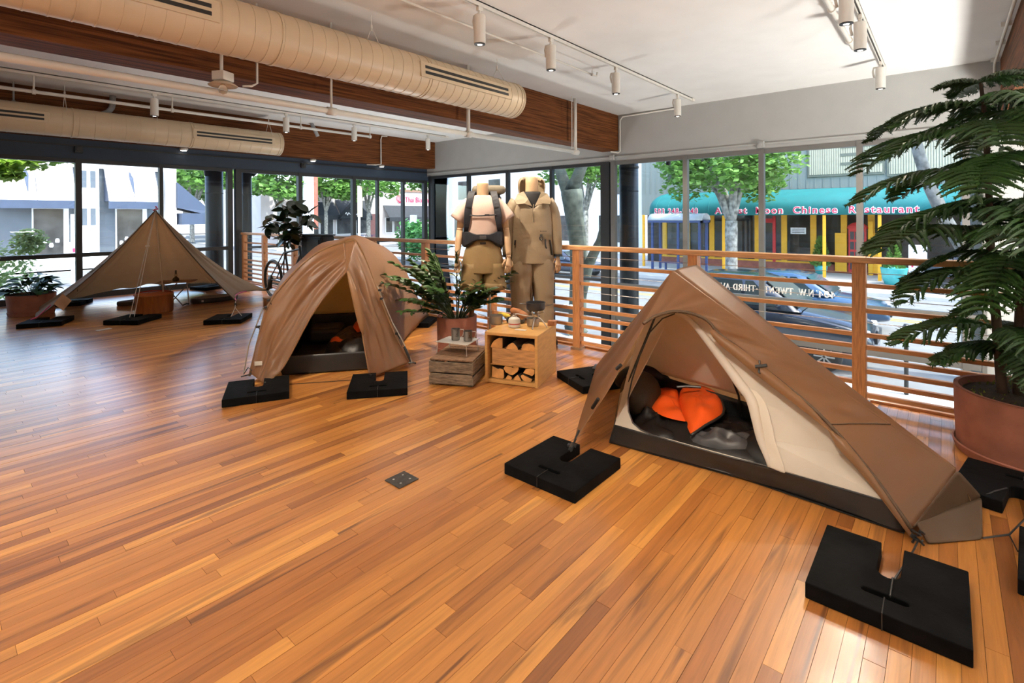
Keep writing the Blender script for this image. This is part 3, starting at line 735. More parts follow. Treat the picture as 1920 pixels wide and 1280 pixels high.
# ------------------------------------------------------------ dome tent (local frame: w right, d back)
Wv = Vector((.8054, -.5927, 0)); Dv = Vector((.5927, .8054, 0)); C0 = Vector((2.40, 4.11, 0))
def T(w, d, z): return C0+Wv*w+Dv*d+Vector((0, 0, z))
t2 = thing('dome_tent', 'brown dome tent in the middle of the room with open front flaps', 'tent', tuple(C0+Dv*.9))
S0 = [T(*q) for q in ((-.69, .0, .03), (-.625, .05, .35), (-.555, .1, .62), (-.37, .15, .875), (-.175, .2, 1.05), (.0, .3, 1.13), (.15, .35, 1.165), (.25, .34, .985), (.345, .27, .73), (.45, .17, .46), (.53, .1, .27), (.65, 0, .03))]
S1 = [T(*q) for q in ((-.62, .85, .03), (-.70, .85, .4), (-.60, .95, .74), (-.40, 1., .98), (-.18, 1., 1.11), (.05, 1.0, 1.165), (.22, 1.0, 1.15), (.42, 1., 1.02), (.56, .98, .78), (.64, .95, .50), (.66, .93, .25), (.60, .93, .012))]
S2 = [T(*q) for q in ((-.95, 2.12, .03), (-.80, 1.95, .35), (-.60, 1.8, .62), (-.38, 1.7, .80), (-.12, 1.65, .92), (.10, 1.62, .965), (.28, 1.62, .95), (.47, 1.62, .85), (.64, 1.68, .66), (.77, 1.78, .43), (.86, 1.92, .2), (.95, 2.12, .045))]
S3 = [T(-.95+1.9*k/11, 2.3-.18*abs(k-5.5)/5.5, .03) for k in range(12)]
def loft(secs, n, mid, wr, sc, seed):
    cur = [smoothc(s, n) for s in secs]; rows = []
    cols = [smoothc([c[i] for c in cur], mid) for i in range(n)]
    for j in range(mid): rows.append([cols[i][j] for i in range(n)])
    out = []
    for j in range(mid):
        row = []
        for i in range(n):
            p = rows[j][i]
            du = rows[j][min(i+1, n-1)]-rows[j][max(i-1, 0)]; dv = rows[min(j+1, mid-1)][i]-rows[max(j-1, 0)][i]
            nn = du.cross(dv); nn = nn.normalized() if nn.length > 1e-9 else Vector((0, 0, 1))
            u, t = i/(n-1), j/(mid-1); e = min(1, 4*t, 4*(1-t)+.3)
            low = 1+1.8*max(0, abs(u-.5)*2-.55)
            k = noise.noise(Vector((u*sc[0], t*sc[1], seed)))+.5*noise.noise(Vector((u*sc[0]*2.2, t*sc[1]*1.6, seed+4)))
            row.append(p+nn*k*wr*e*low)
        out.append(row)
    return out
roof = loft([S0, S1, S2, S3], 48, 30, .026, (13, 3.2), 2)
sheet('canopy', roof, M_fly, t2)
ap = T(.10, .06, .90)
oL = [T(-.52, -.2, .012), T(-.45, -.18, .08), T(-.38, -.13, .16), T(-.19, -.02, .53), T(-.04, .04, .74), ap]
oR = [T(.31, -.23, .012), T(.27, -.16, .22), T(.235, -.08, .41), T(.19, 0, .64), T(.14, .04, .80), ap]
outL = [T(-.66, -.06, .07)]+S0[1:5]+[T(.06, .31, 1.145)]
outR = [T(.64, -.02, .06)]+[S0[10], S0[9], S0[8], S0[7]]+[T(.16, .35, 1.16)]
sheet('front_flap', cloth(outL, oL, 40, 22, .045, (7, 2.0), 21, pin=True), M_fly, t2)
sheet('front_flap', cloth(outR, oR, 40, 18, .036, (6, 2.2), 25, pin=True), M_fly, t2)
sheet('front_peak', cloth([T(.06, .31, 1.145), T(.16, .35, 1.16)], [ap+Wv*-.004, ap+Wv*.004], 6, 6, .004), M_fly, t2)
MB().tube(smoothc(oL, 20), .009, 6).tube(smoothc(oR, 20), .009, 6).build('flap_hem', M_fly, t2, smooth=True)
roll = smoothc([ap+Wv*.01, T(.17, -.03, .72), T(.22, -.09, .50), T(.25, -.12, .36)], 12)
MB().tube(roll, [.008, .018, .024, .028, .03, .03, .03, .028, .026, .022, .016, .006], 8).build('rolled_flap', M_fly, t2, smooth=True)
MB().tube([q+Vector((0, 0, .006)) for q in smoothc(S0, 40)], .010, 6).build('pole_sleeve', M_fly, t2, smooth=True)
MB().tube([q+Vector((0, 0, .006)) for q in smoothc(S2, 40)], .009, 6).build('pole_sleeve', M_fly2, t2, smooth=True)
M_pole = pm('alloy_pole', (.62, .58, .5), .3, .05, metal=1)
MB().tube([T(-.73, -.02, .06), T(-.70, .03, .30), T(-.60, .10, .60)], .006, 8).build('pole', M_pole, t2)
MB().tube([T(.67, -.03, .06), T(.59, .05, .24), T(.50, .12, .40), T(.36, .24, .73)], .006, 8).build('pole', M_pole, t2)
MB().tube([T(.66, -.02, .065), T(.63, .0, .14), T(.60, .02, .20)], .011, 8).build('pole_webbing', M_blackm, t2)
for (w, d, z) in ((-.635, .07, .44), (-.575, .10, .60), (-.555, .11, .66), (.385, .21, .70), (.40, .20, .62), (.535, .09, .31), (.47, .12, .33)):
    MB().box(T(w, d-.01, z), (.035, .02, .018), rz=.6).tube([T(w, d, z), T(w+.03, d-.02, z-.05)], .004, 5).build('clip', M_blackm, t2)
MB().tube([T(-.73, -.02, .06), T(-.69, -.04, .12), T(-.655, -.06, .10)], .004, 6).tube([T(-.66, -.06, .07), T(-.73, -.10, .063)], .005, 6).tube([T(.64, -.02, .06), T(.68, -.04, .063), T(.70, -.06, .063)], .008, 6).tube([T(.31, -.23, .012), T(.31, -.30, .064), T(.33, -.34, .064)], .006, 6).tube([T(-.52, -.2, .01), T(-.50, -.30, .063)], .006, 6).build('peg_strap', M_blackm, t2)
MB().tube([T(-.5, -.21, .006), T(.3, -.23, .006)], .003, 5).build('base_cord', M_blackm, t2)
MB().tube([T(.95, 2.12, .045), T(1.0, 2.2, .065), T(.9, 2.25, .065)], .005, 5).build('guy_cord', M_blackm, t2)
MB().box(T(-.60, -.08, .16), (.06, .004, .035), rz=math.atan2(Wv.y, Wv.x)).build('label_patch', pm('label_white', (.5, .46, .4), .6), t2)
# inner
i_bl, i_br, i_fl, i_fr = (-.45, 1.6), (.50, 1.6), (-.45, .06), (.45, .06)
sheet('inner_back', cloth([T(*i_bl, .25), T(*i_br, .25)], [T(-.22, 1.45, .95), T(.25, 1.45, .95)], 12, 10, .006, (2, 4), 31), M_inner_y, t2, .002)
sheet('inner_left', cloth([T(*i_fl, .22), T(*i_bl, .25)], [T(-.2, .35, 1.0), T(-.22, 1.45, .95)], 12, 8, .006, (2, 4), 32), M_inner, t2, .002)
sheet('inner_right', cloth([T(*i_fr, .22), T(*i_br, .25)], [T(.2, .38, 1.0), T(.25, 1.45, .95)], 12, 8, .006, (2, 4), 33), M_inner, t2, .002)
sheet('inner_top', cloth([T(-.2, .35, 1.0), T(.2, .38, 1.0)], [T(-.22, 1.45, .95), T(.25, 1.45, .95)], 6, 6, .003), M_inner_y, t2, .002)
for a, b, za, zb, nm in ((i_fl, i_fr, .17, .17, 'tub_front'), (i_fl, i_bl, .22, .25, 'tub_left'), (i_bl, i_br, .25, .25, 'tub_back'), (i_br, i_fr, .25, .2, 'tub_right')):
    sheet(nm, cloth([T(*a, .006), T(*b, .006)], [T(*a, za), T(*b, zb)], 14, 5, .007, (2, 6), 34), M_tub, t2, .003)
polysheet('tub_floor', [[T(*q, .008) for q in (i_fl, i_fr, i_br, i_bl)]], M_tub, t2)
sb2 = thing('sleeping_bag', 'black sleeping bag with orange lining lying inside the dome tent', 'sleeping bag', tuple(T(.2, .8, .014)))
p = T(.10, .72, 0); rot = math.atan2(Dv.y, Dv.x)
lump('shell', M_bag, sb2, p.x, p.y, .60, .28, .20, .014, rot, seed=11, amp=.05, fq=9)
q = T(.22, .95, 0); lump('lining', M_orange, sb2, q.x, q.y, .20, .15, .14, .16, rot, seed=12, amp=.04, fq=10)
q = T(-.02, .52, 0); lump('lining', M_orange, sb2, q.x, q.y, .16, .05, .05, .15, rot+.5, seed=13, amp=.02, fq=10)
q = T(.15, .42, 0); lump('collar', M_bag, sb2, q.x, q.y, .22, .20, .13, .09, rot, seed=14, amp=.05, fq=9)
mat_ = thing('sleeping_mat', 'dark folded sleeping mat at the back left of the dome tent', 'mat', tuple(T(-.15, 1.25, .016)))
MB().box(T(-.22, 1.33, .09), (.36, .40, .15), rz=rot-PI/2).build('mat_body', M_tub, mat_, bev=.04)

# ------------------------------------------------------------ tarp
tp = thing('tarp_shelter', 'brown tarp shelter pitched to a peak in front of the left windows', 'tarp', (2.6, 9.2, 0))
A_ = Vector((2.34, 8.99, 1.50)); L_ = (1.02, 9.12, .06); BL = (1.62, 10.82, .07); BR = (3.80, 11.0, .09); R_ = (2.93, 7.62, .21); FR_ = (3.93, 8.85, .13)
def edge(a, b, sag, n=7, side=(0, 0, -1)): return [lerp(a, b, k/(n-1))+Vector(side)*sag*math.sin(PI*k/(n-1)) for k in range(n)]
M_tarp = pm('tarp_cloth', (.34, .255, .175), .7, .08, 4, bump=.12, bscale=8, trans=.45, tcol=(.62, .46, .32))
def fan(e0, e1, base, n, m, seed, wr=.018):
    """triangular sheet: edges e0,e1 leave the apex, base joins their ends"""
    E0, E1 = smoothc(e0, m), smoothc(e1, m); Bs = smoothc(base, n); rows = []
    for j in range(m):
        t = j/(m-1); row = []
        for i in range(n):
            u = i/(n-1)
            ap_ = E0[0]; p = ap_.lerp(Bs[i], t)
            off0 = E0[j]-ap_.lerp(Bs[0], t); off1 = E1[j]-ap_.lerp(Bs[-1], t)
            p = p+off0*(1-u)+off1*u
            row.append(p)
        rows.append(row)
    out = []
    for j in range(m):
        t = j/(m-1); row = []
        for i in range(n):
            du = rows[m//2][min(i+1, n-1)]-rows[m//2][max(i-1, 0)]; dv = rows[-1][i]-rows[0][i]
            nn = du.cross(dv).normalized(); u = i/(n-1)
            row.append(rows[j][i]+nn*noise.noise(Vector((u*9, t*1.1, seed)))*wr*math.sin(PI*u)**.4*min(1, 2.5*t))
        out.append(row)
    return out
eL = edge(A_, L_, .10); eR = edge(A_, R_, .06); eBL = edge(A_, BL, .10); eBR = edge(A_, BR, .08); eFR = edge(A_, FR_, .16)
for nm, e0, e1, bs, s in (('left_panel', eL, eBL, edge(L_, BL, -.10, side=(1, 0, -.6)), 1), ('back_panel', eBL, eBR, edge(BL, BR, -.10, side=(0, 1, -1.2)), 2), ('right_panel', eBR, eFR, edge(BR, FR_, .10, side=(-1, 0, .9)), 3), ('wing_panel', eR, eFR, edge(R_, FR_, .20, side=(-.7, .6, .25)), 4)):
    sheet(nm, fan(e0, e1, bs, 34, 18, s, .045), M_tarp, tp)
M_pink = pm('pink_trim', (.55, .06, .16), .5)
MB().tube(smoothc(edge(R_, FR_, .20, side=(-.7, .6, .25)), 20)[:13], .010, 6).build('pink_trim', M_pink, tp)
MB().tube(smoothc(eL, 20), .008, 6).tube(smoothc(eR, 20), .008, 6).build('edge_binding', M_fly2, tp)
MB().tube([lerp(L_, A_, .12), lerp(L_, A_, .02), (.98, 9.12, .065)], .008, 6).tube([A_+Vector((-.03, 0, .0)), A_+Vector((.03, 0, .02)), A_+Vector((0, 0, .06))], .012, 6).build('pink_loop', M_pink, tp)
sm = fan(eL, eBL, edge(L_, BL, -.10, side=(1, 0, -.6)), 22, 16, 1)
MB().tube([sm[7][0]]+[sm[7+int(i*.32)][i] for i in range(2, 22, 3)], .006, 5).build('seam', M_fly2, tp)
MB().tube([A_+Vector((0, 0, .03)), (2.46, 9.03, 0.002)], .011, 8).build('pole', M_pole, tp)
for dx in (-.02, .02):
    MB().tube([A_, (1.87+dx, 8.24-dx, .07)], .0045, 6).build('guy_cord', M_cord, tp)
kp = lerp(A_, (1.87, 8.24, .07), .36); MB().box(kp, (.05, .03, .02)).build('cord_slider', M_cord, tp)
for p in ((2.78, 7.36, .062), (2.86, 7.24, .062), (2.74, 7.28, .062)):
    MB().tube([R_, lerp(R_, (2.80, 7.32, .062), .45), p], .004, 6).build('guy_cord', M_cord, tp)
MB().box(lerp(R_, (2.80, 7.32, .062), .25), (.02, .02, .04)).build('cord_slider', M_blackm, tp)
cdp = lerp(A_, L_, .84)
MB().box(cdp+Vector((.06, -.05, -.03)), (.16, .004, .16), M=(Matrix.Rotation(.5, 3, 'Z') @ Matrix.Rotation(.75, 3, 'Y'))).build('hang_tag', pm('kraft_card', (.50, .30, .17), .8), tp)
tag(MB().box((1.52, 7.97, .004), (.15, .07, .006), rz=.3).build('price_card', pm('card_white', (.6, .55, .5), .7)), 'small pale card lying on the floor in front of the tarp cord', 'card')
# ------------------------------------------------------------ mannequins (local: x image right, y away, z up)
M_skin = pm('mannequin_wood', (.62, .42, .25), .5, .05, 4, bump=.03)
M_tee = pm('tee_pink', (.60, .45, .385), .85, .05, 8, bump=.2, bscale=20)
M_short = pm('shorts_khaki', (.25, .165, .068), .65, .1, 5, bump=.8, bscale=10)
M_jack = pm('jacket_tan', (.30, .23, .145), .6, .06, 5, bump=.7, bscale=11)
M_pack = pm('pack_navy', (.012, .014, .022), .6, .3, 9, bump=.3, bscale=30)
def local(loc, rz): return Matrix.Translation(loc) @ Matrix.Rotation(rz, 4, 'Z')
class LB(MB):
    def __init__(s, Mx): super().__init__(); s.Mx = Mx
    def add(s, vs, fs): return super().add([s.Mx @ Vector(v) for v in vs], fs)
    def rings(s, rings, cap=True, closed=True): return super().rings([[s.Mx @ Vector(p) for p in R] for R in rings], cap, closed)
    def prism(s, poly, vec):
        n = len(s.v); super().prism(poly, vec)
        s.v[n:] = [tuple(s.Mx @ Vector(v)) for v in s.v[n:]]; return s
def ering(cx, cy, z, rx, ry, n=28, sq=1.0, seed=None, amp=0):
    R = []
    for j in range(n):
        a = 2*PI*j/n; c, s = math.cos(a), math.sin(a)
        c2, s2 = math.copysign(abs(c)**sq, c), math.copysign(abs(s)**sq, s)
        k = 1
        if amp: k = 1+amp*noise.noise(Vector((c*2.2, s*2.2, z*5+(seed or 0))))
        R.append((cx+rx*c2*k, cy+ry*s2*k, z))
    return R
def hand(b, w, dirv, side, s=1.0):
    """open relaxed hand hanging from wrist w; side=+1 thumb toward +x"""
    w = Vector(w); d = Vector(dirv).normalized(); x = Vector((side, -.35, 0)).normalized(); x = (x-d*x.dot(d)).normalized(); n = d.cross(x)
    b.tube([w, w+d*.03*s, w+d*.085*s, w+d*.10*s], [.022*s, .030*s, .040*s, .036*s], 10, flat=.5)
    for k, (o, L, r) in enumerate(((-.028, .062, .0075), (-.010, .075, .0085), (.009, .080, .0085), (.027, .070, .0085))):
        p = w+d*.09*s+x*o*s
        b.tube([p, p+d*L*.45*s+n*.006*s, p+d*L*.8*s+n*.018*s, p+d*L*s+n*.034*s], [r*s, r*s, r*.9*s, r*.7*s], 7)
    p = w+d*.025*s+x*.030*s
    b.tube([p, p+d*.03*s+x*.022*s, p+d*.058*s+x*.030*s+n*.012*s, p+d*.08*s+x*.028*s+n*.022*s], [.012*s, .011*s, .009*s, .007*s], 7)
RZ = math.atan2(-.72, .69)
# ---- mannequin with T-shirt, shorts
m1 = thing('mannequin', 'headless mannequin in pale pink T-shirt and rolled khaki shorts before the railing', 'mannequin', (3.66, 3.50, 0))
L1 = Matrix.Translation((3.66, 3.50, .119)) @ Matrix.Rotation(RZ, 4, 'Z') @ Matrix.Scale(.914, 4)
b = LB(L1); b.rings([ering(0, .0, 1.36, .10, .09), ering(0, 0, 1.50, .13, .08), ering(0, .0, 1.58, .085, .07), ering(0, -.005, 1.625, .062, .060), ering(0, -.012, 1.69, .060, .058), ering(0, -.015, 1.735, .064, .060), ering(0, -.015, 1.745, .058, .055)])
b.build('neck', M_skin, m1, smooth=True)
b = LB(L1)
secs = [(1.145, 0, .165, .125, .04), (1.20, 0, .175, .13, .05), (1.28, 0, .18, .132, .05), (1.38, 0, .195, .135, .04), (1.47, 0, .215, .13, .02), (1.53, .005, .215, .115, .01), (1.575, .01, .165, .095, .0), (1.60, .0, .10, .078, 0), (1.61, -.002, .078, .066, 0)]
b.rings([ering(0, cy, z, rx, ry, 32, .85, 1, a) for z, cy, rx, ry, a in secs], False)
tee = b.build('tee_shirt', M_tee, m1, smooth=True, sub=1, solid=.006)
b = LB(L1); b.tube([(.078*math.cos(a*PI/10), -.002+.066*math.sin(a*PI/10), 1.607) for a in range(21)], .007, 6).build('collar_rib', M_tee, tee, smooth=True)
def rot_ring(c, ax, rx, ry, n=18):
    c, ax = Vector(c), Vector(ax).normalized(); u = Vector((0, 1, 0)); u = (u-ax*u.dot(ax)).normalized(); v = ax.cross(u)
    return [c+u*math.cos(2*PI*j/n)*ry+v*math.sin(2*PI*j/n)*rx for j in range(n)]
for s in (-1, 1):
    b = LB(L1)
    ax = (s*.75, -.1, -.66)
    b.rings([rot_ring((s*.135, .0, 1.525), ax, .075, .085), rot_ring((s*.195, -.005, 1.47), ax, .080, .085), rot_ring((s*.245, -.015, 1.40), ax, .083, .085), rot_ring((s*.278, -.022, 1.345), (s*.6, -.1, -.8), .083, .086)], False)
    b.build('sleeve', M_tee, m1, smooth=True, sub=1, solid=.005)
    b = LB(L1)
    b.tube([(s*.18, 0, 1.50), (s*.235, -.01, 1.36), (s*.245, -.015, 1.26)], [.045, .042, .036], 14).tube([(s*.246, -.016, 1.258), (s*.250, -.018, 1.235)], [.034, .034], 14)
    b.tube([(s*.250, -.018, 1.233), (s*.262, -.035, 1.12), (s*.272, -.06, 1.0), (s*.275, -.068, .965)], [.036, .038, .029, .026], 14)
    b.tube([(s*.275, -.068, .963), (s*.276, -.07, .945)], [.025, .025], 14)
    arm = b.build('arm', M_skin, m1, smooth=True)
    b = LB(L1); hand(b, (s*.276, -.07, .945), (-s*.05, -.18, -1), -s); b.build('hand', M_skin, arm, smooth=True)
b = LB(L1)
b.rings([ering(0, 0, 1.135, .158, .12, 32), ering(0, 0, 1.10, .165, .125, 32, 1, 3, .05), ering(0, 0, 1.02, .195, .14, 32, 1, 3, .05), ering(0, 0, .90, .222, .150, 32, .95, 3, .05), ering(0, 0, .80, .234, .152, 32, .9, 3, .05), ering(0, 0, .775, .232, .150, 32, .9, 3, .04)], False)
sh = b.build('shorts', M_short, m1, smooth=True, sub=1, solid=.006)
for s in (-1, 1):
    b = LB(L1)
    b.rings([ering(s*.112, 0, .88, .108, .135, 26, .9, 5+s, .03), ering(s*.115, 0, .77, .116, .144, 26, .9, 5+s, .05), ering(s*.120, 0, .66, .120, .142, 26, .9, 5+s, .07), ering(s*.122, 0, .615, .120, .14, 26, .9, 5+s, .05)], False)
    lg = b.build('shorts_leg', M_short, m1, smooth=True, sub=1, solid=.006)
    b = LB(L1); b.rings([ering(s*.122, 0, .672, .126, .148, 26, .9), ering(s*.122, 0, .64, .130, .152, 26, .9), ering(s*.122, 0, .60, .129, .151, 26, .9), ering(s*.122, 0, .603, .118, .14, 26, .9)], False); b.build('cuff', M_short, lg, smooth=True, solid=.004)
    b = LB(L1); b.tube([(s*.11, 0, .85), (s*.115, 0, .64)], [.09, .085], 14); b.build('thigh', M_skin, m1, smooth=True)
b = LB(L1); b.tube([(-.03, -.128, 1.10), (.03, -.128, 1.10)], .012, 8).box((0, -.13, 1.10), (.05, .02, .022)); b.build('waist_buckle', M_blackm, sh)
for k in range(22):
    pass
b = LB(L1); b.tube([(.07, .02, .64), (.07, .02, -.10)], .016, 12).box((.07, .02, -.114), (.24, .04, .03)).box((.07, .02, -.114), (.04, .24, .03)).tube([(.07, .02, .30), (.07, .02, .36)], .024, 12)
b.build('stand', M_chrome, m1)
# ---- backpack worn by the first mannequin
bp_ = thing('backpack', 'black and grey hiking backpack worn by the mannequin in the pink T-shirt', 'backpack', tuple(L1 @ Vector((0, .2, 1.1))))
b = LB(L1); b.rings([ering(.03, .27, .95, .17, .10, 24, .7), ering(.04, .28, 1.05, .20, .125, 24, .7), ering(.04, .28, 1.35, .20, .13, 24, .7), ering(.04, .27, 1.55, .185, .12, 24, .7), ering(.04, .26, 1.66, .17, .11, 24, .7)]); b.build('pack_bag', M_pack, bp_, smooth=True, sub=1)
b = LB(L1); b.rings([ering(.06, .26, 1.62, .175, .115, 24, .6), ering(.07, .25, 1.66, .20, .13, 24, .6), ering(.07, .25, 1.72, .19, .125, 24, .6), ering(.07, .25, 1.735, .16, .10, 24, .6)]); b.build('pack_lid', pm('pack_grey', (.19, .165, .12), .7, .1, 6, bump=.2), bp_, smooth=True, sub=1)
for s in (-1, 1):
    b = LB(L1)
    path = smoothc([(s*.10, .10, 1.63), (s*.115, .0, 1.645), (s*.135, -.085, 1.57), (s*.155, -.125, 1.46), (s*.165, -.132, 1.36), (s*.175, -.11, 1.27), (s*.19, -.04, 1.19)], 18)
    secs = []
    for i, p in enumerate(path):
        t = path[min(i+1, 17)]-path[max(i-1, 0)]; t.normalize(); x = Vector((1, -.25*s, 0)); x = (x-t*x.dot(t)).normalized(); n = t.cross(x)
        wd = .036 if i < 12 else .036-.003*(i-11)
        secs.append([p+x*a+n*c for a, c in ((-wd, -.010), (wd, -.010), (wd, .012), (-wd, .012))])
    b.rings(secs); st = b.build('shoulder_strap', M_pack, bp_, bev=.004)
    b = LB(L1); q = path[8]; b.box(q+Vector((0, -.012, 0)), (.06, .012, .015)); b.build('strap_buckle', M_blackm, st)
b = LB(L1); b.tube(smoothc([(-.135, -.145, 1.395), (-.05, -.158, 1.39), (.06, -.158, 1.395), (.14, -.145, 1.40)], 10), .008, 6).box((.045, -.162, 1.397), (.05, .014, .02)); b.build('chest_strap', M_pack, bp_)
b = LB(L1)
path = [(.20*math.sin(a), -.145*math.cos(a), 1.155+.012*math.cos(a*2)) for a in np.linspace(-2.2, 2.2, 22)]
secs = []
for i, p in enumerate(path):
    a = -2.2+4.4*i/21; hh = .028 if abs(a) < .35 else .028+.045*min(1, (abs(a)-.35)/.5)
    o = Vector((math.sin(a), -math.cos(a), 0)); p = Vector(p)
    secs.append([p+o*.0+Vector((0, 0, -hh*1.3)), p+o*.028+Vector((0, 0, -hh)), p+o*.028+Vector((0, 0, hh)), p+Vector((0, 0, hh))])
b.rings(secs); hb = b.build('hip_belt', M_pack, bp_, smooth=False, bev=.006)
b = LB(L1); b.box((.0, -.172, 1.16), (.07, .02, .04)); b.build('belt_buckle', pm('buckle_grey', (.06, .06, .065), .4), hb, bev=.004)
# ---- mannequin in tan suit
m2 = thing('mannequin', 'headless mannequin in tan hooded pullover jacket and matching trousers', 'mannequin', (4.18, 3.29, 0))
L2 = Matrix.Translation((4.18, 3.29, -.055)) @ Matrix.Rotation(RZ, 4, 'Z') @ Matrix.Scale(1.04, 4)
b = LB(L2); b.rings([ering(0, 0, 1.55, .10, .07), ering(0, -.01, 1.62, .066, .062), ering(0, -.02, 1.70, .064, .06), ering(-.005, -.025, 1.765, .060, .056), ering(-.005, -.025, 1.775, .05, .048)]); b.build('neck', M_skin, m2, smooth=True)
b = LB(L2); b.rings([ering(0, 0, 1.38, .17, .118), ering(0, 0, 1.50, .16, .112), ering(0, -.005, 1.58, .115, .098), ering(0, -.008, 1.625, .080, .078)], False); b.build('undershirt', pm('black_tee', (.02, .02, .022), .8, .2), m2, smooth=True, sub=1, solid=.004)
b = LB(L2)
secs = [(.915, 0, .222, .135, .035), (.93, 0, .223, .137, .035), (1.05, 0, .212, .14, .05), (1.20, 0, .205, .142, .04), (1.35, 0, .205, .142, .03), (1.46, 0, .205, .135, .02), (1.53, .005, .195, .12, .0), (1.575, .015, .145, .105, 0), (1.60, .02, .105, .092, 0)]
def vneck(R):
    out = []
    for x, y, z in R:
        if y < .03 and z > 1.45: z -= max(0, 1-abs(x)/.11)*.115*min(1, (z-1.42)/.15)
        out.append((x, y, z))
    return out
b.rings([vneck(ering(0, cy, z, rx, ry, 36, .85, 9, a)) for z, cy, rx, ry, a in secs], False)
jk = b.build('jacket', M_jack, m2, smooth=True, sub=1, solid=.006)
# hood lying behind, open collar flaps
b = LB(L2); b.rings([[(rx*math.sin(a), .02-ry*math.cos(a), z+dz*abs(math.sin(a/2))) for a in np.linspace(1.15, 2*PI-1.15, 22)] for rx, ry, z, dz in ((.12, .10, 1.575, .02), (.135, .12, 1.60, .06), (.14, .14, 1.64, .09), (.125, .15, 1.68, .10), (.10, .135, 1.70, .10), (.085, .11, 1.67, .09))], False, False)
b.build('hood', M_jack, m2, smooth=True, sub=1, solid=.008)
for s in (-1, 1):
    b = LB(L2)
    b.prism([(s*.012, -.146, 1.475), (s*.05, -.135, 1.55), (s*.088, -.085, 1.625), (s*.15, -.07, 1.60), (s*.182, -.115, 1.535), (s*.165, -.142, 1.495), (s*.09, -.155, 1.50)], (0, -.012, .004))
    b.build('collar_flap', M_jack, m2, bev=.004)
    b = LB(L2)
    b.rings([rot_ring((s*.155, .005, 1.52), (s*.7, 0, -.7), .07, .09), rot_ring((s*.205, .0, 1.45), (s*.45, 0, -.9), .070, .085), rot_ring((s*.228, 0, 1.34), (s*.15, 0, -1), .066, .078), rot_ring((s*.24, -.005, 1.2), (s*.06, 0, -1), .060, .07), rot_ring((s*.246, -.02, 1.08), (s*.03, -.1, -1), .052, .062), rot_ring((s*.252, -.035, .985), (s*.02, -.1, -1), .043, .052)], False)
    slv = b.build('sleeve', M_jack, m2, smooth=True, sub=1, solid=.006)
    b = LB(L2); b.rings([rot_ring((s*.252, -.035, 1.0), (s*.02, -.1, -1), .046, .055), rot_ring((s*.253, -.037, .978), (s*.02, -.1, -1), .046, .055)], False); b.build('cuff', M_blackm, slv, solid=.004)
    b = LB(L2); hand(b, (s*.254, -.038, .985), (0, -.12, -1), -s); b.build('hand', M_skin, m2, smooth=True)
    b = LB(L2)
    legs = [(1.04, s*.085, .11, .115), (.93, s*.095, .122, .125), (.80, s*.105, .118, .125), (.66, s*.113, .105, .115), (.52, s*.118, .095, .108), (.40, s*.118, .098, .108), (.28, s*.118, .095, .10), (.17, s*.118, .085, .09), (.12, s*.118, .07, .08)]
    rr = []
    for k in range(30):
        u = k/29*(len(legs)-1); i = min(int(u), len(legs)-2); f = u-i
        z, cx, rx, ry = [legs[i][q]*(1-f)+legs[i+1][q]*f for q in range(4)]
        rr.append(ering(cx, 0, z, rx, ry, 24, .95, 12+s*3, .17 if z < .6 else .07))
    b.rings(rr, False); b.build('trouser_leg', M_jack, m2, smooth=True, sub=1, solid=.005)
b = LB(L2); b.tube([(0, .05, .95), (0, .05, .115)], .016, 12)
for a in (0.3, 1.56, 2.8, 4.1, 5.3): b.bar((0, .05, .135), (.27*math.cos(a), .05+.27*math.sin(a), .115), .03, .022)
st = b.build('stand', M_chrome, m2)
for a in (0.3, 1.56, 2.8, 4.1, 5.3):
    b = LB(L2); x, y = .27*math.cos(a), .05+.27*math.sin(a); b.tube([(x-.012, y, .080), (x+.012, y, .080)], .026, 14).box((x, y, .105), (.02, .03, .02)); b.build('caster', M_blackm, st)
b = LB(L2); b.tube([(.075, -.148, 1.20), (.075, -.152, 1.185)], .010, 8).tube([(.075+.016*math.cos(a), -.156, 1.168+.018*math.sin(a)) for a in np.linspace(0, 2*PI, 13)], .0045, 6).box((.075, -.15, 1.195), (.022, .012, .022)); b.build('ring_clip', M_blackm, jk)
b = LB(L2); b.tube(smoothc([(.118, -.142, 1.155), (.116, -.146, 1.12), (.122, -.145, 1.08), (.132, -.142, 1.07)], 8), .008, 6); b.build('zip_pull', M_blackm, jk)
b = LB(L2); b.tube(smoothc([(.165, -.11, 1.15), (.18, -.10, 1.08), (.19, -.09, 1.0)], 6), .008, 6); b.build('side_zip', M_blackm, jk)
b = LB(L2); b.tube(smoothc([(-.175, -.10, 1.15), (-.18, -.095, 1.10)], 4), .008, 6); b.build('side_zip', M_blackm, jk)
b = LB(L2); b.tube([(.004, -.146, 1.50), (-.01, -.150, 1.42), (-.005, -.152, 1.33)], .004, 6); b.build('placket', M_jack, jk)
b = LB(L2)
b.box((.072, -.1485, 1.236), (.010, .003, .010))
for k in range(6): b.box((.086+.008*k, -.1475+.0006*k, 1.236), (.006, .003, .006))
b.build('chest_print', M_blackm, jk)

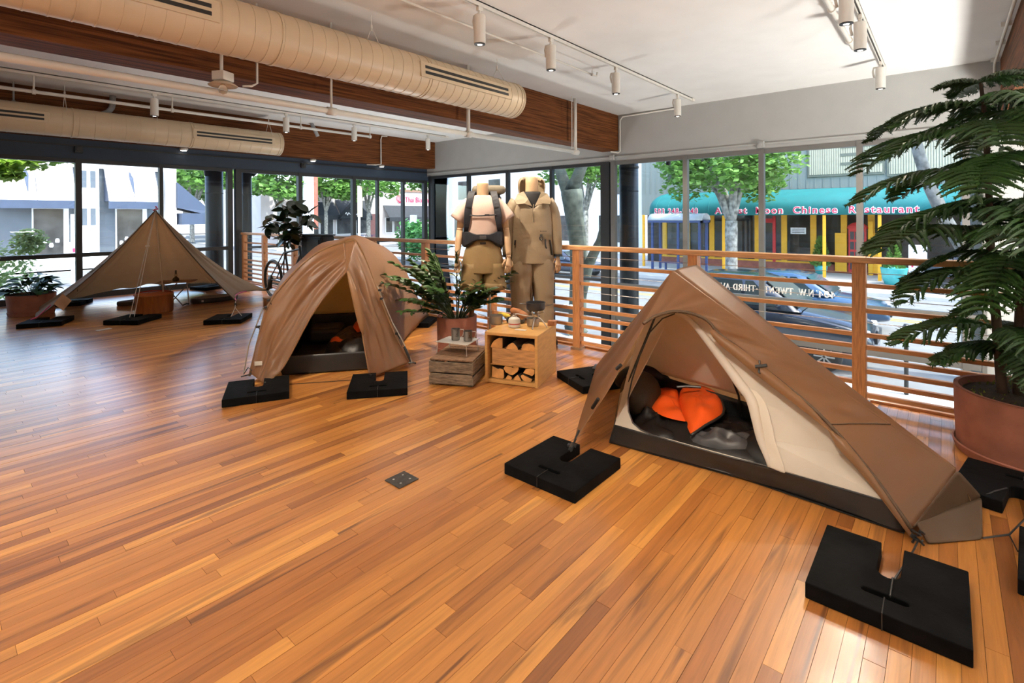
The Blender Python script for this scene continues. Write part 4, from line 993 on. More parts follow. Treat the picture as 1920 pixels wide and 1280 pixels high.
# ------------------------------------------------------------ firewood box
M_ply = pm('box_plywood', (.60, .33, .105), .5, .10, 5, stretch=(2, 2, 9), bump=.03, coat=.15)
M_drawer = pm('drawer_cedar', (.50, .26, .10), .6, .25, 5, stretch=(2, 2, 14), bump=.05)
bx_l = local((3.09, 2.94, 0), math.atan2(-.44, .15))
bx = thing('firewood_box', 'yellow plywood box with firewood in two openings and cookware on top', 'box', tuple(bx_l @ Vector((.23, .26, 0))))
bw, bd, bh, tk = .465, .52, .42, .024
for c, d in (((bw/2, bd/2, bh-tk/2), (bw, bd, tk)), ((bw/2, bd/2, .004+tk/2), (bw-2*tk, bd, tk)), ((tk/2, bd/2, (bh-tk)/2), (tk, bd, bh-tk)), ((bw-tk/2, bd/2, (bh-tk)/2), (tk, bd, bh-tk)), ((bw/2, bd-.01, bh/2), (bw-2*tk, .012, bh-2*tk))):
    LB(bx_l).box(c, d).build('panel', M_ply, bx, bev=.002)
dr = LB(bx_l)
dr.box((.245, .04, .218), (.385, .02, .13)).box((.245, .26, .158), (.385, .44, .012)).box((.06, .26, .215), (.014, .42, .12)).box((.43, .26, .215), (.014, .42, .12))
d0 = dr.build('drawer', M_drawer, bx, bev=.002)
LB(bx_l).box((.245, .29, .276), (.36, .38, .012)).build('drawer_lid', M_drawer, bx)
LB(bx_l).box((.245, .26, .148), (.417, .46, .006)).build('shelf', M_ply, bx)
M_end = pm('log_end', (.62, .31, .10), .8, .22, 14, bump=.3, bscale=30)
M_bark = pm('log_bark', (.06, .04, .025), .95, .4, 12, bump=.8, bscale=20)
def log(poly, lab, y0=.035, L=.33, dark=0):
    r = thing('firewood_log', lab, 'log', tuple(bx_l @ Vector((poly[0][0], y0, poly[0][1]))), 'firewood logs in the plywood box')
    n = len(poly); cx = sum(p[0] for p in poly)/n; cz = sum(p[1] for p in poly)/n
    P = [Vector((x, y0, z)) for x, z in poly]
    LB(bx_l).prism([Vector((cx+(p.x-cx)*.965, y0, cz+(p.z-cz)*.965)) for p in P], (0, L, 0)).build('wood', M_end, r)
    b = LB(bx_l); b.rings([[Vector((cx+(p.x-cx)*(1+.02*noisev(p+Vector((0, k, 0)), 40)), y0+.006+k*(L-.012)/5, cz+(p.z-cz)*(1+.02*noisev(p+Vector((0, k, 0)), 40)))) for p in P] for k in range(6)], False); b.build('bark', M_bark, r, smooth=True)
def arcp(cx, cz, r, a0, a1, n=9): return [(cx+r*math.cos(math.radians(a0+(a1-a0)*k/n)), cz+r*math.sin(math.radians(a0+(a1-a0)*k/n))) for k in range(n+1)]
log([(.145, .283), (.145, .372), (.11, .37), (.07, .345), (.045, .31), (.035, .283)], 'quarter round log at the upper left of the plywood box')
log([(.175, .283), (.285, .283), (.275, .305), (.245, .335), (.23, .338), (.195, .318)], 'pointed split log in the upper middle of the plywood box')
log([(.315, .283), (.43, .283), (.435, .31), (.42, .335), (.38, .345), (.33, .338), (.315, .32)], 'thick red barked log at the upper right of the plywood box')
log([(.045, .035), (.145, .03), (.158, .045), (.155, .105), (.12, .115), (.10, .108), (.05, .128)], 'square split log at the lower left of the plywood box')
log([(.21, .072), (.235, .07), (.275, .10), (.29, .125), (.288, .142), (.245, .141), (.235, .132), (.22, .138), (.165, .141), (.152, .12), (.17, .09)], 'heart shaped log end in the lower middle of the plywood box')
log([(.17, .032), (.222, .031), (.228, .048), (.21, .062), (.19, .066), (.18, .052)], 'small stub log under the heart shaped one')
log([(.24, .031), (.312, .031), (.285, .072), (.275, .078), (.255, .06)], 'small wedge log at the bottom centre of the plywood box')
log([(.325, .10), (.405, .082), (.424, .10), (.425, .135), (.39, .142), (.35, .135)], 'half round log leaning at the lower right of the plywood box')
log([(.305, .075), (.32, .085), (.405, .055), (.40, .034), (.37, .030), (.335, .034), (.315, .05)], 'fallen half log at the bottom right corner of the plywood box')

# ------------------------------------------------------------ cookware on the box
M_ti = pm('titanium', (.42, .40, .37), .38, .05, 10, metal=.9)
M_pan = pm('pan_dark', (.07, .07, .075), .45, .1, 8, metal=.6)
zt = .4205
def pot(name, lab, x, y, r, h, mat, handle=None, z0=zt, cat='pot'):
    t = thing(name, lab, cat, (x, y, z0))
    MB().lathe((x, y, z0), [(r*.85, 0), (r*.95, .006), (r, .02), (r, h), (r*1.05, h+.003), (r*1.05, h+.006), (r*.97, h+.006), (r*.96, .012), (.001, .01)], 28).build('bowl', mat, t, auto=40)
    if handle: MB().tube(handle, .004, 6).build('handle', mat, t)
    return t
pot('cooking_pot', 'silver titanium pot with wire handle at the left of the box top', 3.375, 3.07, .058, .075, M_ti, [(3.345, 3.115, .47), (3.30, 3.17, .50), (3.28, 3.21, .512)])
pot('cooking_bowl', 'silver titanium bowl under the burner on the box top', 3.52, 2.765, .055, .065, M_ti)
fp = pot('frying_pan', 'flat black frying pan behind the gas canister', 3.53, 2.97, .085, .035, M_pan, [(3.60, 2.93, .455), (3.72, 2.84, .465)], cat='pan')
cn = thing('gas_canister', 'white gas canister standing on the box top', 'canister', (3.385, 2.865, zt))
MB().lathe((3.385, 2.865, zt), [(.048, 0), (.053, .005), (.053, .055), (.047, .075), (.025, .088), (.022, .092), (.001, .092)], 28).build('can', pm('can_white', (.66, .63, .56), .35, .03), cn, auto=35)
MB().lathe((3.385, 2.865, zt+.09), [(.018, 0), (.02, .012), (.012, .016), (.012, .028), (.001, .03)], 16).build('valve', M_chrome, cn, auto=35)
MB().lathe((3.385, 2.865, zt), [(.0536, .028), (.0540, .030), (.0540, .034), (.0536, .036)], 28).build('red_mark', pm('red_print', (.5, .06, .04), .5), cn)
stv = thing('camp_stove', 'spidery silver camp stove with tripod legs on the box top', 'stove', (3.49, 2.71, zt))
hb_ = Vector((3.49, 2.71, zt+.105))
MB().lathe(hb_-Vector((0, 0, .012)), [(.02, 0), (.026, .01), (.026, .022), (.016, .028), (.001, .028)], 18).build('burner_head', M_chrome, stv, auto=40)
for a in (3.5, 5.2, 1.2):
    e = hb_+Vector((.10*math.cos(a), .10*math.sin(a), -.105+.004)); MB().tube([hb_, hb_+Vector((.05*math.cos(a), .05*math.sin(a), -.035)), e], [.004, .005, .0045], 8).build('leg', M_chrome, stv)
for a in (.2, 1.8, 3.4, 4.9):
    MB().tube([hb_, hb_+Vector((.08*math.cos(a), .08*math.sin(a), .035)), hb_+Vector((.075*math.cos(a), .075*math.sin(a), .045))], .004, 6).build('pot_support', M_chrome, stv)
MB().tube(smoothc([hb_+Vector((0, 0, -.01)), (3.44, 2.78, zt+.10), (3.40, 2.83, zt+.115), (3.385, 2.865, zt+.112)], 10), .005, 6).build('gas_hose', M_chrome, stv)
sk = pot('skillet', 'round dark grey pot sitting on the camp stove', 3.49, 2.71, .082, .060, M_pan, None, z0=zt+.152, cat='pot')
MB().tube([(3.455, 2.79, zt+.205), (3.43, 2.84, zt+.20), (3.47, 2.80, zt+.19)], .003, 6).tube([(3.53, 2.63, zt+.205), (3.56, 2.58, zt+.20), (3.52, 2.63, zt+.19)], .003, 6).build('handle', M_pan, sk)
bd_ = thing('bread_loaf', 'brown crusty bread loaf lying behind the pan', 'bread', (3.64, 3.02, .46))
MB().tube([(3.66, 3.14, .495), (3.655, 3.11, .495), (3.64, 3.04, .49), (3.62, 2.95, .475), (3.605, 2.90, .465), (3.60, 2.885, .462)], [.012, .03, .036, .035, .026, .01], 16).build('loaf', pm('bread_crust', (.30, .11, .035), .7, .4, 8, bump=.4, bscale=30), bd_, smooth=True)
cb = thing('cutting_board', 'small pale board with food at the back of the box top', 'board', (3.60, 3.0, zt))
MB().box((3.645, 3.03, zt+.007), (.16, .26, .013), rz=-.3).build('board', pm('board_wood', (.5, .3, .12), .6, .15), cb, bev=.003)
MB().box((3.64, 2.98, zt+.028), (.06, .10, .026), rz=-.3).build('cheese', pm('food_orange', (.55, .25, .06), .6, .3, 20), cb, bev=.006)
cr = thing('corn_cob', 'yellow corn cob lying left of the bread', 'food', (3.64, 3.18, .46))
MB().tube([(3.635, 3.27, .452), (3.63, 3.25, .455), (3.60, 3.17, .458), (3.57, 3.09, .458), (3.56, 3.07, .458)], [.006, .016, .02, .018, .008], 12).build('cob', pm('corn_yellow', (.70, .48, .06), .5, .2, 60, bump=.5, bscale=80), cr, smooth=True)
br = thing('tinder_block', 'reddish wood block at the right edge of the box top', 'block', (3.62, 2.63, zt))
MB().box((3.64, 2.645, zt+.022), (.05, .07, .042), rz=.3).build('block', pm('block_red', (.42, .17, .07), .7, .25, 20), br, bev=.004)
tag(MB().box((3.325, 2.745, zt+.002), (.10, .035, .003), rz=bx_l.to_euler().z).build('price_card', MATS['card_white']), 'white paper card on the front edge of the box top', 'card')

# ------------------------------------------------------------ weathered crate with folding table and mugs
M_cr = pm('crate_grey_wood', (.16, .12, .085), .85, .35, 7, stretch=(2, 2, 12), bump=.4, bscale=14, col2=(.30, .23, .16))
M_cr2 = pm('crate_top_wood', (.22, .125, .07), .85, .3, 7, stretch=(2, 10, 10), bump=.4, bscale=14)
cl = local((2.745, 3.235, 0), math.atan2(-.88, .47))
cq = thing('wooden_crate', 'old grey weathered crate with a small table and mugs on top', 'crate', tuple(cl @ Vector((.18, .26, 0))))
cw, cdp_, chh = .36, .50, .215
for z, h in ((.058, .082), (.152, .084)):
    LB(cl).box((cw/2, .008, z), (cw, .016, h)).build('board', M_cr, cq, bev=.002)
    LB(cl).box((cw/2, cdp_-.008, z), (cw, .016, h)).build('board', M_cr, cq, bev=.002)
for z, h in ((.150, .10), (.045, .07)):
    for x in (-.002, cw+.002): LB(cl).box((x, cdp_/2, z), (.014, cdp_, h)).build('board', M_cr, cq, bev=.002)
for x in (.025, cw-.025):
    for y in (.03, cdp_-.03): LB(cl).box((x, y, .10), (.034, .026, .198)).build('corner_post', M_cr, cq)
for k, (y, wd) in enumerate(((.075, .13), (.21, .125), (.345, .125), (.455, .075))):
    LB(cl).box((cw/2, y, chh-.006+.0015*(k % 2)), (cw+.01, wd, .014)).build('top_board', M_cr2, cq, bev=.002)
LB(cl).box((cw/2, cdp_/2, .012), (cw-.04, cdp_-.04, .014)).build('bottom_board', M_cr, cq)
ft = thing('folding_table', 'tiny silver folding table with bent wire legs on the weathered crate', 'table', (3.03, 3.19, .222))
q4 = [Vector((2.885, 3.325, .312)), Vector((2.968, 3.025, .312)), Vector((3.205, 3.115, .312)), Vector((3.095, 3.385, .312))]
M_alu = pm('table_aluminium', (.70, .66, .62), .35, .04, 20, metal=.5)
MB().prism(q4, (0, 0, .006)).build('table_top', M_alu, ft, bev=.002)
for i in range(4):
    c = q4[i]; ctr = sum(q4, Vector())/4; p = c.lerp(ctr, .10)
    e = p.copy(); e.z = .2235; o_ = (c-ctr)*.04
    MB().tube([p, e+o_], .0035, 6).tube([e+o_, e+o_+Vector((.004, .004, .0))], .005, 6).build('leg', M_alu, ft)
for (x, y, h, lab) in ((3.035, 3.235, .096, 'taller titanium mug at the left on the folding table'), (3.075, 3.125, .085, 'shorter titanium mug at the right on the folding table')):
    t = thing('camping_mug', lab, 'mug', (x, y, .3185), 'titanium mugs on the folding table')
    r = .037
    MB().lathe((x, y, .3185), [(r*.9, 0), (r, .006), (r, h-.003), (r*1.06, h), (r*.98, h), (r*.95, .006), (.001, .005)], 28).build('cup', pm('mug_titanium', (.22, .21, .20), .42, .05, 10, metal=.8), t, auto=40)
    dx, dy = .69, -.72
    MB().tube([(x+dx*r, y+dy*r, .3185+h*.9), (x+dx*(r+.028), y+dy*(r+.028), .3185+h*.92), (x+dx*(r+.034), y+dy*(r+.034), .3185+h*.8), (x+dx*(r+.025), y+dy*(r+.025), .3185+h*.35), (x+dx*r, y+dy*r, .3185+h*.2)], .0035, 6).build('handle', M_alu, t, smooth=True)
    nx, ny = -.45, -.89
    MB().box((x+nx*(r+.0005), y+ny*(r+.0005), .3185+h*.58), (.008, .002, .008), rz=math.atan2(ny, nx)-PI/2).box((x+nx*(r+.0005), y+ny*(r+.0005), .3185+h*.40), (.022, .002, .003), rz=math.atan2(ny, nx)-PI/2).build('print', M_blackm, t)

# ------------------------------------------------------------ pots and plants
def terra(name, lab, x, y, r, h, saucer=True, rim=0, taper=.85):
    t = thing(name, lab, 'plant', (x, y, 0))
    z0 = .03 if saucer else 0
    MB().lathe((x, y, z0), [(r*taper, 0), (r*taper*1.01, .01), (r*(taper+1)/2*1.01, h*.5), (r, h-rim), (r+(.012 if rim else 0), h-rim), (r+(.012 if rim else 0), h-.006), (r, h), (r*.94, h), (r*.92, h-.05), (.01, h-.045)], 48).build('pot', M_terra, t, auto=30)
    if saucer: MB().lathe((x, y, 0.0), [(r*taper*.98, .0), (r*taper*1.02, .004), (r*taper*1.065, .05), (r*taper*1.04, .055), (r*taper*1.01, .032)], 48).build('saucer', M_terra, t, auto=30)
    MB().lathe((x, y, z0+h-.06), [(r*.92, 0), (r*.9, .025), (r*.5, .04), (.01, .045)], 24).build('soil', M_soil, t, smooth=True)
    return t
def leaf_mesh(L, Wd, fold=.15, curl=.2, n=6, tip=1.0):
    vs, fs = [], []
    for i in range(n+1):
        u = i/n; w_ = Wd*.5*math.sin(PI*min(u**.85, 1))**.8*(1 if u < 1 else 0) + .001
        z = -curl*L*u*u
        vs += [(-w_, u*L, z+fold*w_), (0, u*L, z), (w_, u*L, z+fold*w_)]
    for i in range(n):
        a = 3*i; fs += [(a, a+1, a+4, a+3), (a+1, a+2, a+5, a+4)]
    return vs, fs
def leafobj(name, mat, parent, me, p, yaw, pitch, s=1, roll=0):
    o = bpy.data.objects.new(name, me); COL.objects.link(o); o.parent = parent
    o.location = Vector(p)-off(parent); o.rotation_euler = (pitch, roll, yaw); o.scale = (s, s, s); return o
def mkleaf(nm, L, Wd, mat, **k):
    me = bpy.data.meshes.new(nm); v, f = leaf_mesh(L, Wd, **k); me.from_pydata(v, [], f); me.materials.append(mat); me.shade_smooth(); return me
M_rub = pm('rubber_leaf', (.018, .05, .015), .28, .3, 3, rnd=.45, spec=.6, coat=.2)
M_green = pm('leaf_green', (.035, .10, .02), .45, .35, 4, rnd=.4)
M_zam = pm('cycad_leaf', (.032, .085, .014), .42, .4, 4, rnd=.6)
M_stem = pm('stem_green', (.05, .07, .025), .6, .3)
M_trunk = pm('trunk_brown', (.07, .045, .03), .85, .35, 8, bump=.5, bscale=30)
# big pine pot
bp = terra('potted_pine', 'tall Norfolk Island pine with layered fronds in a large terracotta pot', 4.07, -.385, .355, .345, True, 0, .96)
moss = MB(); rg = random.Random(5)
for k in range(260):
    a, rr = rg.uniform(0, 2*PI), .32*math.sqrt(rg.random()); x, y = 4.07+rr*math.cos(a), -.385+rr*math.sin(a)
    if y < -.30 and rg.random() < .6: continue
    z = .335+rg.uniform(0, .02)
    d = Vector((rg.uniform(-1, 1), rg.uniform(-1, 1), 1)).normalized()*rg.uniform(.01, .03)
    s_ = d.cross(Vector((0, 0, 1))).normalized()*.006
    moss.add([Vector((x, y, z))-s_, Vector((x, y, z))+s_, Vector((x, y, z))+d], [(0, 1, 2)])
moss.build('moss', pm('moss', (.14, .17, .02), .9, .4, 30), bp, kind='stuff')
M_pine = pm('pine_needle', (.022, .070, .009), .55, .35, 5, rnd=.25)
trunks = [[(4.05, -.245, .33), (4.05, -.222, .72), (4.05, -.20, 1.05), (4.05, -.19, 1.42), (4.05, -.18, 1.75), (4.05, -.165, 2.02), (4.04, -.15, 2.17)],
          [(4.06, -.31, .33), (4.07, -.315, .8), (4.08, -.335, 1.3), (4.10, -.37, 1.75), (4.10, -.4, 2.0)],
          [(4.12, -.42, .33), (4.16, -.46, .9), (4.18, -.52, 1.5)]]
for tr in trunks:
    tr = smoothc(tr, 16); MB().tube(tr, [.026-.018*i/15 for i in range(16)], 10).build('trunk', M_trunk, bp, smooth=True)
def frond(base, yaw, L, droop, seed, sp=1.0):
    rr = random.Random(seed); b = MB(); base = Vector(base); d = Vector((math.cos(yaw), math.sin(yaw), 0)); sd = Vector((-d.y, d.x, 0))
    n = 16
    axis = [base + d*L*(k/n) + Vector((0, 0, .10*L*math.sin(PI*k/n*.8)-droop*L*(k/n)**2)) for k in range(n+1)]
    b.tube(axis, [.006-.004*k/n for k in range(n+1)], 5)
    for k in range(2, n+1):
        t = k/n
        for side in (-1, 1):
            ll = L*.42*sp*(math.sin(PI*min(1, t*.80+.12))**.7)*rr.uniform(.8, 1.1)
            ang = math.radians(rr.uniform(42, 60))*(1 if k < n else .3)
            o = axis[k]; dd = d*math.cos(ang)+sd*side*math.sin(ang)
            pts = [o+dd*ll*q+Vector((0, 0, ll*(.10*q-.42*q*q))) for q in (0, .25, .5, .75, 1)]
            b.tube(pts, [.007, .0105, .0105, .0085, .003], 5, cap=False)
            for q in range(1, 12):
                u = q/12; i = min(int(u*4), 3); p = pts[i].lerp(pts[i+1], u*4-i); tt = (pts[i+1]-pts[i]).normalized()
                for w in range(2):
                    r1 = Vector((rr.uniform(-1, 1), rr.uniform(-1, 1), rr.uniform(-1, 1))); r1 = (r1-tt*r1.dot(tt)).normalized()
                    b.add([p+tt*.006, p-tt*.006, p+r1*.019+tt*.017], [(0, 1, 2)])
    return b.build('frond', M_pine, bp, smooth=False)
tiers = [(0, 2.02, 6, .50, .30), (0, 1.87, 6, .62, .34), (0, 1.62, 6, .68, .30), (0, 1.40, 5, .58, .45), (0, 1.28, 6, .66, .20), (0, 1.04, 6, .52, .42), (0, .72, 5, .48, .25), (0, .58, 4, .36, .3), (1, 1.95, 5, .52, .3), (1, 1.70, 5, .55, .35), (1, 1.45, 5, .5, .35), (1, 1.15, 5, .46, .4), (2, 1.3, 4, .4, .4), (2, .9, 4, .4, .4), (1, .62, 4, .38, .4), (0, 2.15, 4, .26, .15)]
sd_ = 0
for ti, z, n_, L_f, dr_ in tiers:
    tr = trunks[ti]; pt = None
    for a, c in zip(tr[:-1], tr[1:]):
        if a[2] <= z <= c[2]+.001: pt = lerp(a, c, (z-a[2])/(c[2]-a[2]))
    if pt is None: pt = Vector(tr[-1])
    off_ = random.Random(sd_).uniform(-.2, .2) + (2.15 if ti == 0 else 1.7)
    for k in range(n_):
        sd_ += 1; yaw = off_+2*PI*k/n_+random.Random(sd_).uniform(-.2, .2)
        L2_ = L_f*random.Random(sd_+50).uniform(.82, 1.08)
        if pt.x+math.cos(yaw)*L2_ > RX-.10: L2_ = max(.2, min(L2_, (RX-.10-pt.x)/max(math.cos(yaw), .2))) if pt.z < 1.15 else L2_*.75
        frond(pt, yaw, L2_, dr_, sd_)
# cycad like plant
zp = terra('potted_cycad', 'bushy green cycad in a tall terracotta pot behind the weathered crate', 3.64, 3.86, .205, .335, True, 0, .97)
zl = mkleaf('leaflet', .12, .042, M_zam, fold=.3, curl=.25)
rg = random.Random(11)
zfronds = []
vdir = Vector((.69, -.72, 0)); adir = Vector((.72, .69, 0))
spec = [(-.95, .55, .80), (-.75, .75, .70), (-.62, .95, .72), (-.5, .60, .6), (-.38, 1.2, .78), (-.25, 1.0, .62), (-.12, 1.35, .80), (.02, 1.2, .66), (.12, 1.35, .86), (.25, 1.05, .68), (.35, 1.3, .92), (.45, .9, .62), (.6, .7, .55), (.7, 1.0, .75), (-.85, .35, .55), (.85, .5, .5), (-.2, .8, .5), (.3, .75, .52), (-.45, 1.35, .66), (.0, .9, .7), (-.7, .2, .45), (-.3, .5, .55)] + [(rg.uniform(-.7, .6), rg.uniform(.9, 1.4), rg.uniform(.5, .85)) for _ in range(24)]
for k, (sx, el, L) in enumerate(spec):
    yy = rg.uniform(-.6, .25); sx = (sx*.6 if sx > 0 else sx*.72)-.06
    d = (vdir*sx+adir*yy*.7).normalized(); base = Vector((3.64, 3.86, .33))+d*.06+adir*rg.uniform(-.06, .06)
    el = .35+el*.85 if el < .9 else el; L *= 1.04
    up = math.sin(min(el, 1.45)); ho = math.cos(min(el, 1.45))
    ax = [base+d*L*ho*u*(1+.35*u)+Vector((0, 0, L*up*u-.22*L*u*u)) for u in [q/12 for q in range(13)]]
    MB().tube(ax, [.006-.003*q/12 for q in range(13)], 5).build('stem', M_stem, zp)
    for q in range(4, 13):
        tdir = (ax[min(q+1, 12)]-ax[q-1]).normalized(); yaw0 = math.atan2(tdir.y, tdir.x)-PI/2
        for s in (-1, 1):
            yaw = yaw0+s*rg.uniform(.75, 1.0); pit = math.asin(max(-1, min(1, tdir.z)))*.75+rg.uniform(-.1, .35)
            leafobj('leaflet', M_zam, zp, zl, ax[q], yaw, pit, rg.uniform(.75, 1.15)*(1 if q < 11 else .8), s*.5)
MB().tube(smoothc([(3.72, 3.74, .33), (3.735, 3.72, .45), (3.74, 3.71, .52)], 6), [.03, .026, .022, .02, .018, .014], 10).build('stump', pm('stump_orange', (.25, .11, .04), .8, .3), zp, smooth=True)
gr_ = MB()
for k in range(140):
    a, rr = rg.uniform(0, 2*PI), .18*math.sqrt(rg.random()); p = Vector((3.64+rr*math.cos(a), 3.86+rr*math.sin(a), .325)); d = Vector((rg.uniform(-1, 1), rg.uniform(-1, 1), 1.2)).normalized()*rg.uniform(.02, .05); s_ = d.cross(Vector((0, 0, 1))).normalized()*.01
    gr_.add([p-s_, p+s_, p+d], [(0, 1, 2)])
gr_.build('moss', pm('moss_dark', (.05, .06, .015), .9, .4, 30), zp, kind='stuff')
# left pot
lp = terra('potted_philodendron', 'leafy green plant in a wide terracotta pot by the far left window', 1.10, 10.12, .275, .27, True, 0, .9)
ll_ = mkleaf('leaf', .17, .10, M_green, fold=.25, curl=.35)
for k in range(95):
    a = rg.uniform(0, 2*PI); el = rg.uniform(.1, 1.3); R_s = rg.uniform(.12, .30)
    p = Vector((1.10, 10.12, .29))+Vector((math.cos(a)*math.cos(el)*R_s*1.1, math.sin(a)*math.cos(el)*R_s*1.1, math.sin(el)*R_s*.95))
    leafobj('leaf', M_green, lp, ll_, p, a-PI/2+rg.uniform(-.5, .5), rg.uniform(-.2, .7), rg.uniform(.6, 1.15), rg.uniform(-.4, .4))
    if k % 3 == 0: MB().tube([(1.10, 10.12, .25), p], .004, 5).build('stem', M_stem, lp)
# rubber plant
rb = thing('rubber_plant', 'rubber plant with big glossy dark leaves above the bicycle', 'plant', (3.78, 7.95, 0))
MB().lathe((3.78, 7.95, .001), [(.11, 0), (.14, .22), (.145, .23), (.13, .23), (.125, .19), (.01, .2)], 28).build('pot', M_terra, rb, auto=30)
stm = smoothc([(3.78, 7.95, .18), (3.80, 8.0, .6), (3.84, 8.02, 1.0), (3.86, 8.05, 1.5)], 12)
MB().tube(stm, [.012-.006*i/11 for i in range(12)], 8).build('stem', M_trunk, rb, smooth=True)
rl_ = mkleaf('leaf', .25, .135, M_rub, fold=.2, curl=.15)
br_ = [[(3.84, 8.02, .95), (3.78, 8.25, 1.2), (3.72, 8.45, 1.38)], [(3.84, 8.02, 1.0), (3.95, 7.75, 1.25), (3.98, 7.5, 1.45)], [(3.84, 8.02, 1.0), (3.88, 8.02, 1.35), (3.88, 8.05, 1.62)], [(3.84, 8.02, .9), (3.82, 7.85, 1.05), (3.8, 7.7, 1.15)]]
for q in br_: MB().tube(smoothc(q, 8), [.008-.004*i/7 for i in range(8)], 6).build('branch', M_trunk, rb, smooth=True)
rg = random.Random(23)
for k in range(80):
    q = smoothc(br_[k % 4], 9); p = q[rg.randrange(3, 9)] + Vector((rg.uniform(-.05, .05), rg.uniform(-.10, .10), rg.uniform(-.06, .05)))
    leafobj('leaf', M_rub, rb, rl_, p, rg.uniform(0, 2*PI), rg.uniform(-1.0, .9), rg.uniform(.75, 1.12), rg.uniform(-.7, .7))
lg_ = thing('wood_stump', 'short round wood stump stand below the bicycle wheel', 'stump', (3.55, 7.93, 0))
MB().lathe((3.55, 7.93, 0), [(.10, 0), (.095, .13), (.105, .155), (.10, .16), (.001, .16)], 24).build('stump_body', pm('stump_wood', (.34, .19, .09), .7, .2, 12), lg_, auto=35)

# ------------------------------------------------------------ bicycle
bk = thing('bicycle', 'dark bicycle with black front bag leaning near the railing behind the dome tent', 'bicycle', (4.0, 8.3, 0))
def wheel(y):
    t = MB().tube([(4.0, y+.31*math.cos(a), .332+.31*math.sin(a)) for a in np.linspace(0, 2*PI, 41)], .024, 8, cap=False).build('tyre', M_blackm, bk, smooth=True)
    MB().tube([(4.0, y+.285*math.cos(a), .332+.285*math.sin(a)) for a in np.linspace(0, 2*PI, 41)], .010, 6, cap=False).build('rim', M_blackm, t, smooth=True)
    s = MB()
    for k in range(18): s.tube([(4.0, y, .332), (4.0, y+.28*math.cos(k*PI/9), .332+.28*math.sin(k*PI/9))], .0012, 4)
    s.tube([(3.95, y, .332), (4.05, y, .332)], .02, 10).build('spokes', M_chrome, t)
wheel(8.81); wheel(7.74)
fb = MB()
for a, c, r in (((4, 8.38, .86), (4, 8.22, .30), .016), ((4, 8.36, .80), (4, 7.86, .88), .018), ((4, 8.22, .30), (4, 7.84, .80), .02), ((4, 7.88, .93), (4, 7.82, .70), .02), ((3.94, 7.82, .70), (3.94, 7.74, .332), .014), ((4.06, 7.82, .70), (4.06, 7.74, .332), .014), ((3.94, 8.81, .332), (3.97, 8.36, .80), .010), ((4.06, 8.81, .332), (4.03, 8.36, .80), .010), ((3.94, 8.81, .332), (3.97, 8.22, .30), .011), ((4.06, 8.81, .332), (4.03, 8.22, .30), .011)):
    fb.tube([a, c], r, 10)
fb.build('frame', pm('frame_dark_grey', (.08, .085, .09), .35, .1, metal=.5), bk)
MB().tube([(4, 8.37, .82), (4, 8.40, .94)], .013, 8).build('seat_post', M_blackm, bk)
MB().rings([ering(4.0, 0, 0, w_, t_, 10) and [(4.0+w_*math.cos(a), y, .955+t_*math.sin(a)) for a in np.linspace(0, 2*PI, 11)[:-1]] for y, w_, t_ in ((8.22, .012, .012), (8.30, .022, .018), (8.40, .05, .022), (8.48, .068, .024), (8.51, .05, .015))]).build('saddle', M_blackm, bk, smooth=True)
MB().tube([(4, 7.89, .95), (4, 7.90, 1.0), (4, 7.80, 1.04)], .014, 8).tube(smoothc([(3.72, 7.98, .97), (3.76, 7.86, 1.02), (3.9, 7.80, 1.04), (4.1, 7.80, 1.04), (4.24, 7.86, 1.02), (4.28, 7.98, .97)], 14), .013, 8).tube([(3.70, 8.02, .955), (3.74, 7.90, 1.005)], .018, 8).build('handlebar', M_blackm, bk, smooth=True)
MB().lathe((3.97, 8.22, .30), [(.09, -.004), (.09, .004)], 24, M=Matrix.Rotation(PI/2, 3, 'Y')).tube([(3.96, 8.22, .30), (3.93, 8.22, .13)], .01, 6).tube([(3.88, 8.22, .13), (3.96, 8.22, .13)], .014, 6).build('crank', M_blackm, bk)
MB().box((3.94, 8.80, .27), (.03, .10, .20)).tube([(3.93, 8.81, .33), (3.93, 8.80, .20), (3.93, 8.86, .16)], .03, 8).lathe((3.96, 8.81, .332), [(.055, -.015), (.07, 0), (.05, .015)], 20, M=Matrix.Rotation(PI/2, 3, 'Y')).build('derailleur', M_blackm, bk, smooth=True)
fbag = thing('front_bag', 'black square bicycle bag hanging above the dome tent', 'bag', (4.0, 7.3, 1.0))
MB().box((4.0, 7.32, .93), (.22, .62, .36)).build('bag_body', M_pack, fbag, bev=.03)
MB().box((3.885, 7.25, .95), (.012, .34, .20)).build('bag_pocket', M_blackm, fbag, bev=.006)
MB().box((4.0, 7.32, 1.115), (.24, .64, .02)).build('bag_lid', M_pack, fbag, bev=.008)

# ------------------------------------------------------------ under the tarp
dm = thing('wooden_drum', 'round orange wooden drum stool with a red rim in front of the tarp', 'stool', (2.30, 8.92, 0))
M_dr = pm('drum_wood', (.34, .105, .022), .35, .25, 5, stretch=(5, 5, .8), coat=.3)
MB().lathe((2.30, 8.92, 0), [(.225, 0), (.235, .01), (.24, .245), (.245, .255), (.225, .262), (.001, .258)], 40).build('drum_body', M_dr, dm, auto=30)
MB().lathe((2.30, 8.92, .258), [(.215, 0), (.215, .008), (.001, .012)], 40).build('seat_pad', pm('pad_orange', (.55, .13, .025), .5, .1), dm, auto=30)
MB().tube([(2.30+.24*math.cos(a), 8.92+.24*math.sin(a), .262+.02*max(0, math.sin(a))) for a in np.linspace(0, PI, 22)], .012, 8).build('red_rim', pm('rim_red', (.35, .04, .02), .4), dm, smooth=True)
tb = thing('camp_table', 'low wooden camp table with thin crossed legs under the tarp', 'table', (2.75, 9.45, 0))
MB().box((2.76, 9.52, .352), (.52, .36, .012), rz=-.55).build('table_top', pm('table_wood', (.36, .19, .09), .5, .2), tb, bev=.002)
